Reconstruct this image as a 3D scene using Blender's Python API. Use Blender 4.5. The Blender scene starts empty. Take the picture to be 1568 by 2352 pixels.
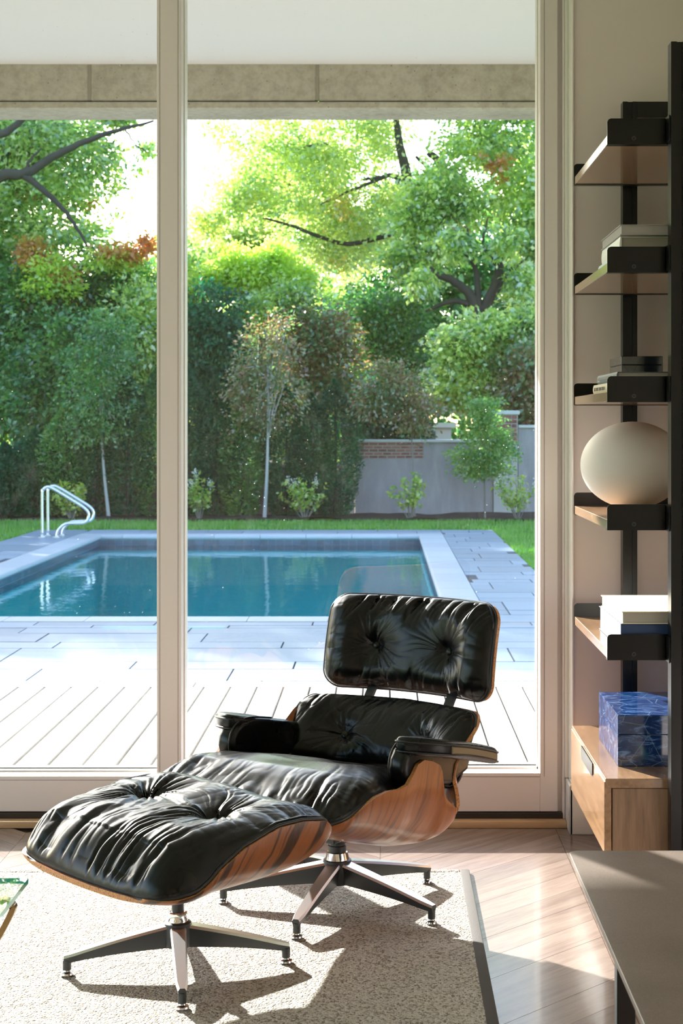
import bpy, bmesh, math, random
import numpy as np
from mathutils import Vector, Matrix

S = bpy.context.scene
COL = S.collection
PI = math.pi
rnd = random.Random(7)

# ------------------------------------------------------------------ camera, sky, sun, exposure
CAM_H = 1.385
FPX = 3600.0            # focal length in pixels of the 1568 x 2352 frame
cam = bpy.data.cameras.new('camera')
camo = bpy.data.objects.new('camera', cam)
COL.objects.link(camo)
camo.location = (0, 0, CAM_H)
camo.rotation_euler = (PI / 2, 0, 0)
cam.sensor_fit = 'VERTICAL'
cam.sensor_height = 36.0
cam.sensor_width = 24.0
cam.lens = FPX * 36.0 / 2352.0
cam.shift_x = (784 - 878) / 2352.0
cam.shift_y = (975 - 1176) / 2352.0
cam.clip_end = 400
cam.dof.use_dof = True
cam.dof.focus_distance = 4.35
cam.dof.aperture_fstop = 11.0
S.camera = camo

SUN_DIR = Vector((-0.62, 1.0, 0.50)).normalized()     # towards the sun
world = bpy.data.worlds.new('sky')
S.world = world
world.use_nodes = True
wn = world.node_tree
for n in list(wn.nodes):
    wn.nodes.remove(n)
sky = wn.nodes.new('ShaderNodeTexSky')
sky.sky_type = 'NISHITA'
sky.sun_disc = False
sky.sun_elevation = math.asin(SUN_DIR.z)
sky.sun_rotation = math.atan2(SUN_DIR.x, SUN_DIR.y)
sky.air_density = 1.0
sky.dust_density = 1.6
sky.ozone_density = 1.5
bg = wn.nodes.new('ShaderNodeBackground')
bg.inputs['Strength'].default_value = 0.62
wo = wn.nodes.new('ShaderNodeOutputWorld')
wn.links.new(sky.outputs[0], bg.inputs[0])
wn.links.new(bg.outputs[0], wo.inputs[0])

sun = bpy.data.lights.new('sun', 'SUN')
sun.energy = 19.0
sun.angle = math.radians(0.6)
sun.color = (1.0, 0.955, 0.89)
suno = bpy.data.objects.new('sun', sun)
COL.objects.link(suno)
suno.location = (-20, 30, 20)
suno.rotation_euler = SUN_DIR.to_track_quat('Z', 'Y').to_euler()

S.view_settings.view_transform = 'Standard'
S.view_settings.look = 'None'
S.view_settings.gamma = 1.0
S.view_settings.use_curve_mapping = False
S.view_settings.exposure = 0.33
S.cycles.use_denoising = True
S.cycles.max_bounces = 7
S.cycles.diffuse_bounces = 4
S.cycles.glossy_bounces = 4
S.cycles.transmission_bounces = 4
S.cycles.transparent_max_bounces = 10
S.cycles.use_adaptive_sampling = True
S.cycles.adaptive_threshold = 0.03
S.cycles.caustics_reflective = False
S.cycles.caustics_refractive = False
S.cycles.sample_clamp_indirect = 6.0


def at(px, py, Y):
    """the point at depth Y seen at a pixel of the photograph"""
    return Vector(((px - 878) * Y / FPX, Y, CAM_H - (py - 975) * Y / FPX))


# ------------------------------------------------------------------ helpers: objects
def tag(o, label=None, cat=None, group=None, kind=None):
    if label: o['label'] = label
    if cat: o['category'] = cat
    if group: o['group'] = group
    if kind: o['kind'] = kind
    return o


def empty(name, loc=(0, 0, 0), rz=0.0, **k):
    o = bpy.data.objects.new(name, None)
    COL.objects.link(o)
    o.location = loc
    o.rotation_euler = (0, 0, rz)
    o.empty_display_size = 0.1
    return tag(o, **k)


def link(name, me, parent=None, **k):
    o = bpy.data.objects.new(name, me)
    COL.objects.link(o)
    if parent is not None:
        o.parent = parent
    return tag(o, **k)


def mesh_obj(name, verts, faces, mats, parent=None, smooth=False, fm=None, **k):
    me = bpy.data.meshes.new(name)
    me.from_pydata([tuple(v) for v in verts], [], [tuple(f) for f in faces])
    for m in (mats if isinstance(mats, (list, tuple)) else [mats]):
        me.materials.append(m)
    if fm is not None:
        me.polygons.foreach_set('material_index', np.array(fm, dtype=np.int32))
    if smooth:
        me.polygons.foreach_set('use_smooth', np.ones(len(me.polygons), dtype=bool))
    me.update()
    return link(name, me, parent, **k)


def bm_obj(name, bm, mats, parent=None, smooth=False, **k):
    bmesh.ops.recalc_face_normals(bm, faces=bm.faces)
    me = bpy.data.meshes.new(name)
    bm.to_mesh(me)
    bm.free()
    for m in (mats if isinstance(mats, (list, tuple)) else [mats]):
        me.materials.append(m)
    if smooth:
        me.polygons.foreach_set('use_smooth', np.ones(len(me.polygons), dtype=bool))
        try:
            me.set_sharp_from_angle(angle=math.radians(38))
        except Exception:
            pass
    return link(name, me, parent, **k)


def bx(bm, x0, x1, y0, y1, z0, z1, bev=0.0, seg=1, mi=0):
    vs = [bm.verts.new(p) for p in ((x0, y0, z0), (x1, y0, z0), (x1, y1, z0), (x0, y1, z0),
                                    (x0, y0, z1), (x1, y0, z1), (x1, y1, z1), (x0, y1, z1))]
    fs = [bm.faces.new([vs[i] for i in f]) for f in ((0, 3, 2, 1), (4, 5, 6, 7), (0, 1, 5, 4), (1, 2, 6, 5), (2, 3, 7, 6), (3, 0, 4, 7))]
    for f in fs:
        f.material_index = mi
    if bev > 0:
        es = list({e for f in fs for e in f.edges})
        bmesh.ops.bevel(bm, geom=es, offset=bev, segments=seg, profile=0.5, affect='EDGES', clamp_overlap=True)
    return vs


def box(name, x0, x1, y0, y1, z0, z1, m, parent=None, bev=0.0, seg=1, **k):
    bm = bmesh.new()
    bx(bm, x0, x1, y0, y1, z0, z1, bev, seg)
    return bm_obj(name, bm, m, parent, smooth=bev > 0 and seg > 1, **k)


def prism(bm, pts, axis, a0, a1, bev=0.0, seg=2):
    """outline pts in the plane across axis, from a0 to a1"""
    def P(p, a):
        return {0: (a, p[0], p[1]), 1: (p[0], a, p[1]), 2: (p[0], p[1], a)}[axis]
    lo = [bm.verts.new(P(p, a0)) for p in pts]
    hi = [bm.verts.new(P(p, a1)) for p in pts]
    n = len(pts)
    fs = [bm.faces.new(lo[::-1]), bm.faces.new(hi)]
    for i in range(n):
        fs.append(bm.faces.new((lo[i], lo[(i + 1) % n], hi[(i + 1) % n], hi[i])))
    if bev > 0:
        bmesh.ops.recalc_face_normals(bm, faces=fs)
        es = list(set(fs[0].edges) | set(fs[1].edges))
        bmesh.ops.bevel(bm, geom=es, offset=bev, segments=seg, profile=0.5, affect='EDGES', clamp_overlap=True)
    return fs


def lathe(bm, prof, n=32, c=(0, 0, 0), cap=True, mi=0):
    rings = []
    for r, z in prof:
        rings.append([bm.verts.new((c[0] + r * math.cos(2 * PI * i / n), c[1] + r * math.sin(2 * PI * i / n), c[2] + z)) for i in range(n)])
    for a, b in zip(rings, rings[1:]):
        for i in range(n):
            f = bm.faces.new((a[i], a[(i + 1) % n], b[(i + 1) % n], b[i]))
            f.material_index = mi
    if cap:
        bm.faces.new(rings[0][::-1]).material_index = mi
        bm.faces.new(rings[-1]).material_index = mi


def tube_geo(pts, radii, n=8, closed=False):
    """verts and faces of a tube through pts"""
    P = np.array([tuple(p) for p in pts], float)
    m = len(P)
    R = np.full(m, radii) if np.isscalar(radii) else np.array(radii, float)
    T = np.zeros_like(P)
    if closed:
        T = np.roll(P, -1, 0) - np.roll(P, 1, 0)
    else:
        T[1:-1] = P[2:] - P[:-2]
        T[0] = P[1] - P[0]
        T[-1] = P[-1] - P[-2]
    T /= np.maximum(np.linalg.norm(T, axis=1), 1e-9)[:, None]
    up = np.array([0.0, 0, 1]) if abs(T[0][2]) < 0.9 else np.array([1.0, 0, 0])
    A = np.cross(up, T[0]); A /= np.linalg.norm(A)
    V = []
    for i in range(m):
        A = A - T[i] * (A @ T[i]); A /= max(np.linalg.norm(A), 1e-9)
        B = np.cross(T[i], A)
        for k in range(n):
            a = 2 * PI * k / n
            V.append(P[i] + R[i] * (math.cos(a) * A + math.sin(a) * B))
    F = []
    for i in range(m if closed else m - 1):
        j = (i + 1) % m
        for k in range(n):
            l = (k + 1) % n
            F.append((i * n + k, i * n + l, j * n + l, j * n + k))
    if not closed:
        F.append(tuple(range(n))[::-1])
        F.append(tuple((m - 1) * n + k for k in range(n)))
    return V, F


def tube(name, pts, radii, m, parent=None, n=8, closed=False, **k):
    V, F = tube_geo(pts, radii, n, closed)
    return mesh_obj(name, V, F, m, parent, smooth=True, **k)


def catmull(pts, n=8):
    P = [Vector(p) for p in pts]
    out = []
    for i in range(len(P) - 1):
        p0 = P[max(i - 1, 0)]; p1 = P[i]; p2 = P[i + 1]; p3 = P[min(i + 2, len(P) - 1)]
        for k in range(n):
            t = k / n
            out.append(0.5 * ((2 * p1) + (-p0 + p2) * t + (2 * p0 - 5 * p1 + 4 * p2 - p3) * t * t + (-p0 + 3 * p1 - 3 * p2 + p3) * t ** 3))
    out.append(P[-1])
    return out


def copy_tree(o, parent=None):
    c = o.copy()
    COL.objects.link(c)
    c.parent = parent
    for ch in list(o.children):
        copy_tree(ch, c)
    return c


# ------------------------------------------------------------------ helpers: noise
def _hash(i, j, seed):
    h = np.sin(i * 127.1 + j * 311.7 + seed * 74.7) * 43758.5453
    return h - np.floor(h)


def noise2(x, y, seed=0):
    x = np.asarray(x, float); y = np.asarray(y, float)
    i = np.floor(x); j = np.floor(y)
    fx = x - i; fy = y - j
    fx = fx * fx * (3 - 2 * fx); fy = fy * fy * (3 - 2 * fy)
    a = _hash(i, j, seed); b = _hash(i + 1, j, seed); c = _hash(i, j + 1, seed); d = _hash(i + 1, j + 1, seed)
    return (a * (1 - fx) + b * fx) * (1 - fy) + (c * (1 - fx) + d * fx) * fy


def ridge(n):
    return (1 - np.abs(2 * n - 1)) ** 2


# ------------------------------------------------------------------ helpers: materials
class NT:
    def __init__(s, name):
        s.m = bpy.data.materials.new(name)
        s.m.use_nodes = True
        s.t = s.m.node_tree
        for n in list(s.t.nodes):
            s.t.nodes.remove(n)
        s.out = s.t.nodes.new('ShaderNodeOutputMaterial')

    def n(s, typ, props=None, **ins):
        nd = s.t.nodes.new('ShaderNode' + typ)
        for k, v in (props or {}).items():
            setattr(nd, k, v)
        for k, v in ins.items():
            key = k.replace('_', ' ')
            sock = nd.inputs[int(k[1:])] if k[0] == 'i' and k[1:].isdigit() else nd.inputs[key]
            s.set(sock, v)
        return nd

    def set(s, sock, v):
        if hasattr(v, 'outputs'):
            v = v.outputs[0]
        if isinstance(v, bpy.types.NodeSocket):
            s.t.links.new(v, sock)
        elif isinstance(v, (tuple, list)) and len(v) == 3 and sock.type == 'RGBA':
            sock.default_value = (*v, 1)
        else:
            sock.default_value = v

    def coord(s, scale=(1, 1, 1), rot=(0, 0, 0), kind='Object'):
        tc = s.n('TexCoord')
        mp = s.n('Mapping')
        s.t.links.new(tc.outputs[kind], mp.inputs['Vector'])
        mp.inputs['Scale'].default_value = scale
        mp.inputs['Rotation'].default_value = rot
        return mp.outputs[0]

    def wcoord(s, scale=(1, 1, 1)):
        g = s.n('NewGeometry')
        mp = s.n('Mapping')
        s.t.links.new(g.outputs['Position'], mp.inputs['Vector'])
        mp.inputs['Scale'].default_value = scale
        return mp.outputs[0]

    def noise(s, vec, scale, detail=3.0, rough=0.55, dist=0.0):
        nd = s.n('TexNoise', Vector=vec, Scale=scale, Detail=detail, Roughness=rough, Distortion=dist)
        return nd.outputs[0]

    def ramp(s, fac, stops, interp='LINEAR'):
        nd = s.n('ValToRGB', i0=fac)
        cr = nd.color_ramp
        cr.interpolation = interp
        while len(cr.elements) < len(stops):
            cr.elements.new(0.5)
        for e, (p, c) in zip(cr.elements, stops):
            e.position = p
            e.color = (*c, 1) if len(c) == 3 else c
        return nd.outputs[0]

    def math(s, op, a, b=0.0, c=0.0):
        nd = s.n('Math', {'operation': op}, i0=a, i1=b, i2=c)
        return nd.outputs[0]

    def mix(s, fac, a, b, blend='MIX'):
        nd = s.n('MixRGB', {'blend_type': blend}, i0=fac, i1=a, i2=b)
        return nd.outputs[0]

    def bump(s, h, strength=0.3, dist=0.01, normal=None):
        nd = s.n('Bump', Height=h, Strength=strength, Distance=dist)
        if normal is not None:
            s.t.links.new(normal, nd.inputs['Normal'])
        return nd.outputs[0]

    def bsdf(s, col, rough=0.5, metal=0.0, normal=None, spec=0.5, coat=0.0, **ex):
        b = s.n('BsdfPrincipled')
        s.set(b.inputs['Base Color'], col)
        s.set(b.inputs['Roughness'], rough)
        b.inputs['Metallic'].default_value = metal
        b.inputs['Specular IOR Level'].default_value = spec
        if coat:
            b.inputs['Coat Weight'].default_value = coat
            b.inputs['Coat Roughness'].default_value = 0.08
        for k, v in ex.items():
            s.set(b.inputs[k.replace('_', ' ')], v)
        if normal is not None:
            s.t.links.new(normal, b.inputs['Normal'])
        s.t.links.new(b.outputs[0], s.out.inputs[0])
        return b

    def surf(s, node):
        s.t.links.new(node.outputs[0], s.out.inputs[0])


def plain(name, col, rough=0.5, metal=0.0, bump=0.0, bscale=200.0, spec=0.5, coat=0.0, var=0.0):
    t = NT(name)
    nrm = None
    c = col
    if bump or var:
        v = t.coord()
        nz = t.noise(v, bscale, 3)
        if bump:
            nrm = t.bump(nz, bump, 0.002)
        if var:
            big = t.noise(v, bscale * 0.03, 3)
            c = t.mix(big, tuple(x * (1 - var) for x in col), tuple(min(1, x * (1 + var)) for x in col))
    t.bsdf(c, rough, metal, nrm, spec, coat)
    return t.m


M = {}
M['frame'] = plain('white_frame_paint', (0.75, 0.685, 0.675), 0.42, bump=0.05, bscale=900)
M['trim'] = plain('white_trim_paint', (0.83, 0.81, 0.77), 0.45)
M['trim_gloss'] = plain('gloss_white_trim_paint', (0.83, 0.81, 0.77), 0.14)
M['wall'] = plain('warm_white_wall_paint', (0.76, 0.68, 0.66), 0.75, bump=0.08, bscale=700)
M['ceiling'] = plain('white_ceiling_paint', (0.85, 0.84, 0.81), 0.8)
M['gasket'] = plain('dark_rubber', (0.02, 0.02, 0.02), 0.6)
M['threshold'] = plain('dark_bronze_threshold', (0.05, 0.04, 0.035), 0.35, 0.6)
M['black_steel'] = plain('black_powder_coat', (0.0035, 0.0035, 0.004), 0.28, 0.0, spec=0.35)
M['black_alu'] = plain('black_base_enamel', (0.03, 0.033, 0.036), 0.42, 0.0, bump=0.03, bscale=900)
M['alu'] = plain('polished_aluminium', (0.80, 0.81, 0.83), 0.30, 1.0)
M['chrome'] = plain('chrome', (0.82, 0.82, 0.83), 0.08, 1.0)
M['stainless'] = plain('stainless_tube', (0.80, 0.82, 0.85), 0.22, 0.85)
M['piping'] = plain('black_leather_piping', (0.016, 0.016, 0.018), 0.35)
M['brass'] = plain('aged_brass', (0.34, 0.22, 0.10), 0.35, 0.8)
M['cream_cover'] = plain('cream_paper_cover', (0.80, 0.74, 0.58), 0.6)
M['white_cover'] = plain('white_paper_cover', (0.80, 0.81, 0.80), 0.5)
M['pale_blue_cover'] = plain('pale_blue_cover', (0.55, 0.66, 0.76), 0.5)
M['grey_cover'] = plain('grey_cover', (0.30, 0.28, 0.27), 0.55)
M['charcoal_cover'] = plain('charcoal_cover', (0.07, 0.085, 0.10), 0.5)
M['linen_cover'] = plain('linen_cover', (0.62, 0.55, 0.42), 0.7, bump=0.2, bscale=1200)
M['navy_cover'] = plain('navy_cover', (0.015, 0.045, 0.14), 0.5)
M['ink_dark'] = plain('dark_ink', (0.06, 0.05, 0.04), 0.7)
M['ink_light'] = plain('light_ink', (0.75, 0.76, 0.74), 0.7)
M['lit_leather'] = plain('olive_lit_leather', (0.20, 0.15, 0.075), 0.45, bump=0.2, bscale=500)  # olive brown stands in for light falling on the armrest's leather side


def m_pages(name, c0, c1):
    t = NT(name)
    v = t.coord((1, 1, 900))
    nz = t.noise(v, 1.0, 1)
    t.bsdf(t.mix(nz, c0, c1), 0.8)
    return t.m


M['pages'] = m_pages('darkened_book_pages', (0.30, 0.27, 0.23), (0.52, 0.48, 0.42))  # darkened, shade on the room-facing page edges is in the colour
M['pages_shaded'] = m_pages('shaded_page_edges', (0.30, 0.28, 0.27), (0.42, 0.40, 0.38))  # white pages greyed: shadow on their front side put into the colour
M['pages_white'] = m_pages('white_page_edges', (0.62, 0.62, 0.60), (0.82, 0.82, 0.80))


def m_leather():
    t = NT('black_leather')
    v = t.coord()
    fine = t.noise(v, 420, 2)
    nb2 = t.bump(fine, 0.06, 0.0012)
    rg = t.math('ADD', 0.23, t.math('MULTIPLY', t.noise(v, 12, 2), 0.10))
    t.bsdf((0.0028, 0.003, 0.0034), rg, 0.0, nb2, 0.36)
    return t.m


M['leather'] = m_leather()


def m_rosewood(name, light, mid, dark, rot=0.35, scale=13.0, rough=0.34, lw=(0.50, 0.60), lf=9.0, amt=0.8):
    t = NT(name)
    v = t.coord((1, 1, 1), (rot, 0, 0))
    warp = t.noise(v, 4.5, 3, 0.5)
    sep = t.n('SeparateXYZ', Vector=v)
    y = t.math('ADD', t.math('MULTIPLY', sep.outputs[1], scale), t.math('MULTIPLY', warp, 0.9))
    comb = t.n('CombineXYZ', X=y, Y=t.math('MULTIPLY', sep.outputs[2], 0.6), Z=t.math('MULTIPLY', sep.outputs[0], 0.6))
    band = t.noise(comb, 2.2, 3, 0.6)
    line = t.noise(comb, lf, 2, 0.5)
    base = t.ramp(band, [(0.30, mid), (0.50, light), (0.62, mid), (0.72, dark)])
    streak = t.ramp(line, [(lw[0], (0, 0, 0)), (lw[1], (1, 1, 1))])
    c = t.mix(t.math('MULTIPLY', streak, amt), base, dark)
    pores = t.noise(t.coord((40, 900, 40), (rot, 0, 0)), 1.0, 2)
    c = t.mix(0.18, c, t.ramp(pores, [(0.35, dark), (0.6, light)]))
    t.bsdf(c, rough, 0, t.bump(pores, 0.05, 0.001), 0.5, coat=0.15)
    return t.m


M['rosewood'] = m_rosewood('rosewood_veneer', (0.36, 0.115, 0.030), (0.27, 0.078, 0.019), (0.065, 0.022, 0.010), 0.28, 10.0, lw=(0.56, 0.66), lf=5.0, amt=0.75)
M['rosewood_ott'] = m_rosewood('rosewood_veneer_wild', (0.33, 0.105, 0.030), (0.24, 0.075, 0.022), (0.012, 0.007, 0.005), 0.5, 15.0, lw=(0.52, 0.58), lf=2.2, amt=0.95)


def m_plyedge():
    t = NT('ply_edge')
    v = t.coord((60, 60, 60))
    n = t.noise(v, 3, 2)
    t.bsdf(t.ramp(n, [(0.35, (0.22, 0.09, 0.03)), (0.5, (0.62, 0.29, 0.10)), (0.65, (0.34, 0.15, 0.05))]), 0.45)
    return t.m


M['ply'] = m_plyedge()


def m_wood(name, c0, c1, c2, axis=1, stretch=10.0, scale=5.0, rough=0.4, rnd_amt=0.25, spec=0.5, coat=0.0, figure=0.8):
    """plain sawn wood whose grain runs along the local axis"""
    t = NT(name)
    oi = t.n('ObjectInfo')
    sc = [scale * stretch / 4] * 3
    sc[axis] = scale * 0.22
    tc = t.n('TexCoord')
    off = t.n('VectorMath', {'operation': 'MULTIPLY_ADD'}, i0=t.n('CombineXYZ', X=oi.outputs['Random'], Y=oi.outputs['Random'], Z=oi.outputs['Random']),
              i1=(37.0, 23.0, 11.0))
    t.t.links.new(tc.outputs['Object'], off.inputs[2])
    mp = t.n('Mapping')
    t.t.links.new(off.outputs[0], mp.inputs['Vector'])
    mp.inputs['Scale'].default_value = sc
    v = mp.outputs[0]
    a = t.noise(v, 1.3, 5, 0.62, figure)
    b = t.noise(v, 7.0, 3, 0.6, 0.3)
    c = t.ramp(a, [(0.30, c0), (0.50, c1), (0.70, c2)])
    c = t.mix(0.30, c, t.ramp(b, [(0.35, c0), (0.65, c2)]))
    hv = t.n('HueSaturation', Value=t.math('ADD', 1.0 - rnd_amt / 2, t.math('MULTIPLY', oi.outputs['Random'], rnd_amt)), Color=c)
    t.bsdf(hv.outputs[0], rough, 0, t.bump(b, 0.08, 0.001), spec, coat)
    return t.m


M['floor'] = m_wood('oiled_walnut_floor', (0.185, 0.13, 0.112), (0.26, 0.20, 0.172), (0.33, 0.26, 0.225), 1, 9, 5, 0.27, 0.35, 0.5, 0.15)
M['walnut'] = m_wood('walnut_board', (0.22, 0.125, 0.068), (0.34, 0.20, 0.112), (0.44, 0.27, 0.155), 1, 8, 6, 0.24, 0.12, 0.5, 0.6)
M['walnut_v'] = m_wood('walnut_upright_grain', (0.16, 0.095, 0.055), (0.27, 0.165, 0.10), (0.36, 0.23, 0.145), 2, 10, 7, 0.45, 0.12, figure=0.3)
M['oak_sill'] = m_wood('oak_sill', (0.42, 0.27, 0.15), (0.55, 0.37, 0.21), (0.62, 0.44, 0.27), 0, 9, 6, 0.4, 0.1)
M['deck'] = m_wood('bleached_deck_board', (0.38, 0.355, 0.325), (0.475, 0.45, 0.415), (0.545, 0.52, 0.485), 1, 7, 5, 0.7, 0.14, figure=1.6)
M['turned_wood'] = m_wood('orange_turned_wood', (0.42, 0.18, 0.065), (0.50, 0.23, 0.085), (0.56, 0.27, 0.11), 0, 6, 6, 0.4, 0.1)


def m_rug():
    t = NT('flecked_wool_weave')
    v = t.wcoord((1, 1, 1))
    w1 = t.noise(t.wcoord((240, 150, 95)), 1.0, 2, 0.6)
    w2 = t.noise(t.wcoord((62, 200, 100)), 1.0, 2, 0.6)
    vo = t.n('TexVoronoi', Vector=t.wcoord((190, 150, 100)), Scale=1.0)
    cell = t.n('SeparateColor', Color=vo.outputs['Color'])
    fleck = t.ramp(cell.outputs[0], [(0.0, (0.10, 0.075, 0.055)), (0.12, (0.13, 0.10, 0.08)), (0.24, (0.33, 0.295, 0.25)), (0.5, (0.50, 0.47, 0.42)), (1.0, (0.66, 0.635, 0.59))])
    c = t.mix(0.35, fleck, t.ramp(w1, [(0.35, (0.25, 0.21, 0.175)), (0.6, (0.72, 0.69, 0.63))]))
    h = t.math('ADD', t.math('MULTIPLY', w1, 0.6), t.math('SUBTRACT', t.math('MULTIPLY', w2, 0.6), vo.outputs['Distance']))
    t.bsdf(c, 0.95, 0, t.bump(h, 0.8, 0.004), 0.15)
    return t.m


M['rug'] = m_rug()
M['rug_edge'] = plain('rug_binding', (0.075, 0.068, 0.065), 0.9, bump=0.6, bscale=260)


def m_stone(name, base, vein, green=None, rough=0.12, vs=9.0, streak=0.5):
    t = NT(name)
    v = t.coord((1, 3.2, 3.2))
    n = t.noise(v, vs, 6, 0.7, 1.2)
    c = t.ramp(n, [(0.30, tuple(x * 0.45 for x in base)), (0.52, base), (0.70, vein)])
    vo = t.n('TexVoronoi', {'feature': 'DISTANCE_TO_EDGE'}, Vector=t.coord((1, 1, 1), (0.4, 0.3, 0.5)), Scale=13.0)
    ln = t.ramp(vo.outputs[0], [(0.0, (1, 1, 1)), (0.018, (0, 0, 0))])
    c = t.mix(t.math('MULTIPLY', ln, streak), c, tuple(min(1, x * 2.2 + 0.15) for x in vein))
    if green:
        g = t.noise(t.coord((7, 7, 2.2), (0.5, 0.4, 0)), 1.6, 5, 0.7, 1.0)
        c = t.mix(t.ramp(g, [(0.60, (0, 0, 0)), (0.70, (1, 1, 1))]), c, green)
    t.bsdf(c, rough, 0, None, 0.9)
    return t.m


M['lapis'] = m_stone('lapis_stone', (0.010, 0.040, 0.16), (0.16, 0.30, 0.60), (0.02, 0.12, 0.22), 0.08, 14.0, 0.25)
M['dark_stone'] = m_stone('dark_green_stone', (0.006, 0.009, 0.016), (0.012, 0.02, 0.03), (0.01, 0.13, 0.11), 0.14, 7.0, 0.12)
M['table_stone'] = None


def m_tabletop():
    t = NT('taupe_ceramic_top')
    v = t.coord()
    n = t.noise(v, 5, 5, 0.6)
    f = t.noise(v, 420, 3, 0.6)
    c = t.ramp(n, [(0.3, (0.16, 0.125, 0.105)), (0.7, (0.24, 0.19, 0.165))])
    c = t.mix(0.35, c, t.ramp(f, [(0.4, (0.09, 0.075, 0.065)), (0.65, (0.26, 0.23, 0.20))]))
    t.bsdf(c, 0.33, 0, t.bump(f, 0.12, 0.001), 0.5)
    return t.m


M['table_stone'] = m_tabletop()


def m_concrete():
    t = NT('board_marked_concrete')
    v = t.wcoord((1, 1, 1))
    a = t.noise(v, 3.5, 6, 0.65)
    b = t.noise(v, 28, 4, 0.7)
    c = t.ramp(a, [(0.30, (0.28, 0.235, 0.18)), (0.5, (0.385, 0.33, 0.26)), (0.70, (0.48, 0.42, 0.335))])
    c = t.mix(0.35, c, t.ramp(b, [(0.35, (0.19, 0.17, 0.135)), (0.6, (0.38, 0.36, 0.31))]))
    pits = t.n('TexVoronoi', Vector=v, Scale=26.0)
    c = t.mix(t.ramp(pits.outputs[0], [(0.06, (1, 1, 1)), (0.10, (0, 0, 0))]), c, (0.12, 0.10, 0.08))
    t.bsdf(c, 0.85, 0, t.bump(b, 0.35, 0.01), 0.3)
    return t.m


M['concrete'] = m_concrete()
M['seam'] = plain('form_seam_concrete', (0.24, 0.205, 0.155), 0.9)
M['soffit'] = plain('white_stucco', (0.61, 0.575, 0.58), 0.85, bump=0.1, bscale=300)


def m_slate(name, c0, c1, rough=0.5, rnd_amt=0.25):
    t = NT(name)
    oi = t.n('ObjectInfo')
    v = t.wcoord((1, 1, 1))
    a = t.noise(v, 2.2, 5, 0.65)
    b = t.noise(v, 70, 3, 0.6)
    c = t.mix(0.3, t.mix(a, c0, c1), t.mix(b, c0, c1))
    hv = t.n('HueSaturation', Value=t.math('ADD', 1.0 - rnd_amt / 2, t.math('MULTIPLY', oi.outputs['Random'], rnd_amt)), Color=c)
    t.bsdf(hv.outputs[0], rough, 0, t.bump(b, 0.2, 0.003), 0.5)
    return t.m


M['paver'] = m_slate('bluestone_paver', (0.21, 0.265, 0.34), (0.31, 0.375, 0.455), 0.5)
M['coping'] = m_slate('pale_bluestone_coping', (0.40, 0.44, 0.49), (0.50, 0.54, 0.58), 0.55, 0.12)
M['joint'] = plain('dark_joint_sand', (0.10, 0.095, 0.09), 0.95)
M['tile'] = m_slate('glazed_waterline_tile', (0.045, 0.085, 0.135), (0.075, 0.13, 0.19), 0.18, 0.5)
M['grout'] = plain('blue_grey_grout', (0.22, 0.29, 0.36), 0.8)
M['plaster'] = plain('teal_pool_plaster', (0.07, 0.90, 0.88), 0.7, var=0.15, bscale=30)


def m_water():
    t = NT('pool_water')
    v = t.wcoord((1, 1, 1))
    a = t.noise(t.wcoord((1.1, 0.9, 1)), 3.2, 3, 0.5)
    b = t.noise(t.wcoord((1.6, 1.0, 1)), 11.0, 2, 0.5)
    nb = t.bump(t.math('ADD', a, t.math('MULTIPLY', b, 0.25)), 0.16, 0.02)
    fr = t.n('Fresnel', IOR=1.24)
    t.t.links.new(nb, fr.inputs['Normal'])
    gl = t.n('BsdfGlossy', Color=(0.92, 0.97, 1.0), Roughness=0.015)
    t.t.links.new(nb, gl.inputs['Normal'])
    tr = t.n('BsdfTransparent', Color=(0.62, 0.97, 0.985))
    mx = t.n('MixShader', i0=fr.outputs[0])
    t.t.links.new(tr.outputs[0], mx.inputs[1])
    t.t.links.new(gl.outputs[0], mx.inputs[2])
    t.surf(mx)
    return t.m


M['water'] = m_water()


def m_glass(name, tint, specks):
    t = NT(name)
    g = t.n('NewGeometry')
    ior = t.math('ADD', 1.5, t.math('MULTIPLY', g.outputs['Backfacing'], 1 / 1.5 - 1.5))
    fr = t.n('Fresnel', IOR=ior)
    gl = t.n('BsdfGlossy', Color=(1, 1, 1), Roughness=0.0)
    tr = t.n('BsdfTransparent', Color=tint)
    mx = t.n('MixShader', i0=fr.outputs[0])
    t.t.links.new(tr.outputs[0], mx.inputs[1])
    t.t.links.new(gl.outputs[0], mx.inputs[2])
    last = mx
    if specks:
        v = t.wcoord((1, 0, 1))
        vo = t.n('TexVoronoi', Vector=v, Scale=42.0)
        area = t.noise(v, 1.6, 3, 0.6)
        sp = t.ramp(vo.outputs[0], [(0.05, (1, 1, 1)), (0.085, (0, 0, 0))])
        sp2 = t.math('MULTIPLY', sp, t.ramp(area, [(0.5, (0, 0, 0)), (0.68, (0.25, 0.25, 0.25))]))
        sm = t.noise(t.wcoord((9, 0, 5)), 1.0, 5, 0.7, 1.5)
        film = t.math('MULTIPLY', t.ramp(sm, [(0.55, (0, 0, 0)), (0.75, (1, 1, 1))]), t.math('MULTIPLY', area, 0.008))
        df = t.n('BsdfTranslucent', Color=(0.8, 0.8, 0.8))
        m2 = t.n('MixShader', i0=t.math('ADD', sp2, film))
        t.t.links.new(mx.outputs[0], m2.inputs[1])
        t.t.links.new(df.outputs[0], m2.inputs[2])
        last = m2
    t.surf(last)
    return t.m


M['glass'] = m_glass('window_glass', (0.97, 0.985, 0.98), True)
M['glass_table'] = m_glass('table_glass', (0.955, 0.985, 0.975), False)
M['glass_edge'] = plain('green_glass_edge', (0.03, 0.42, 0.34), 0.1, spec=0.8)


def m_opal():
    t = NT('opal_glass')
    t.bsdf((0.78, 0.73, 0.71), 0.55, 0, None, 0.3, Subsurface_Weight=0.25, Subsurface_Radius=(0.05, 0.05, 0.05))
    return t.m


M['opal'] = m_opal()


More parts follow.
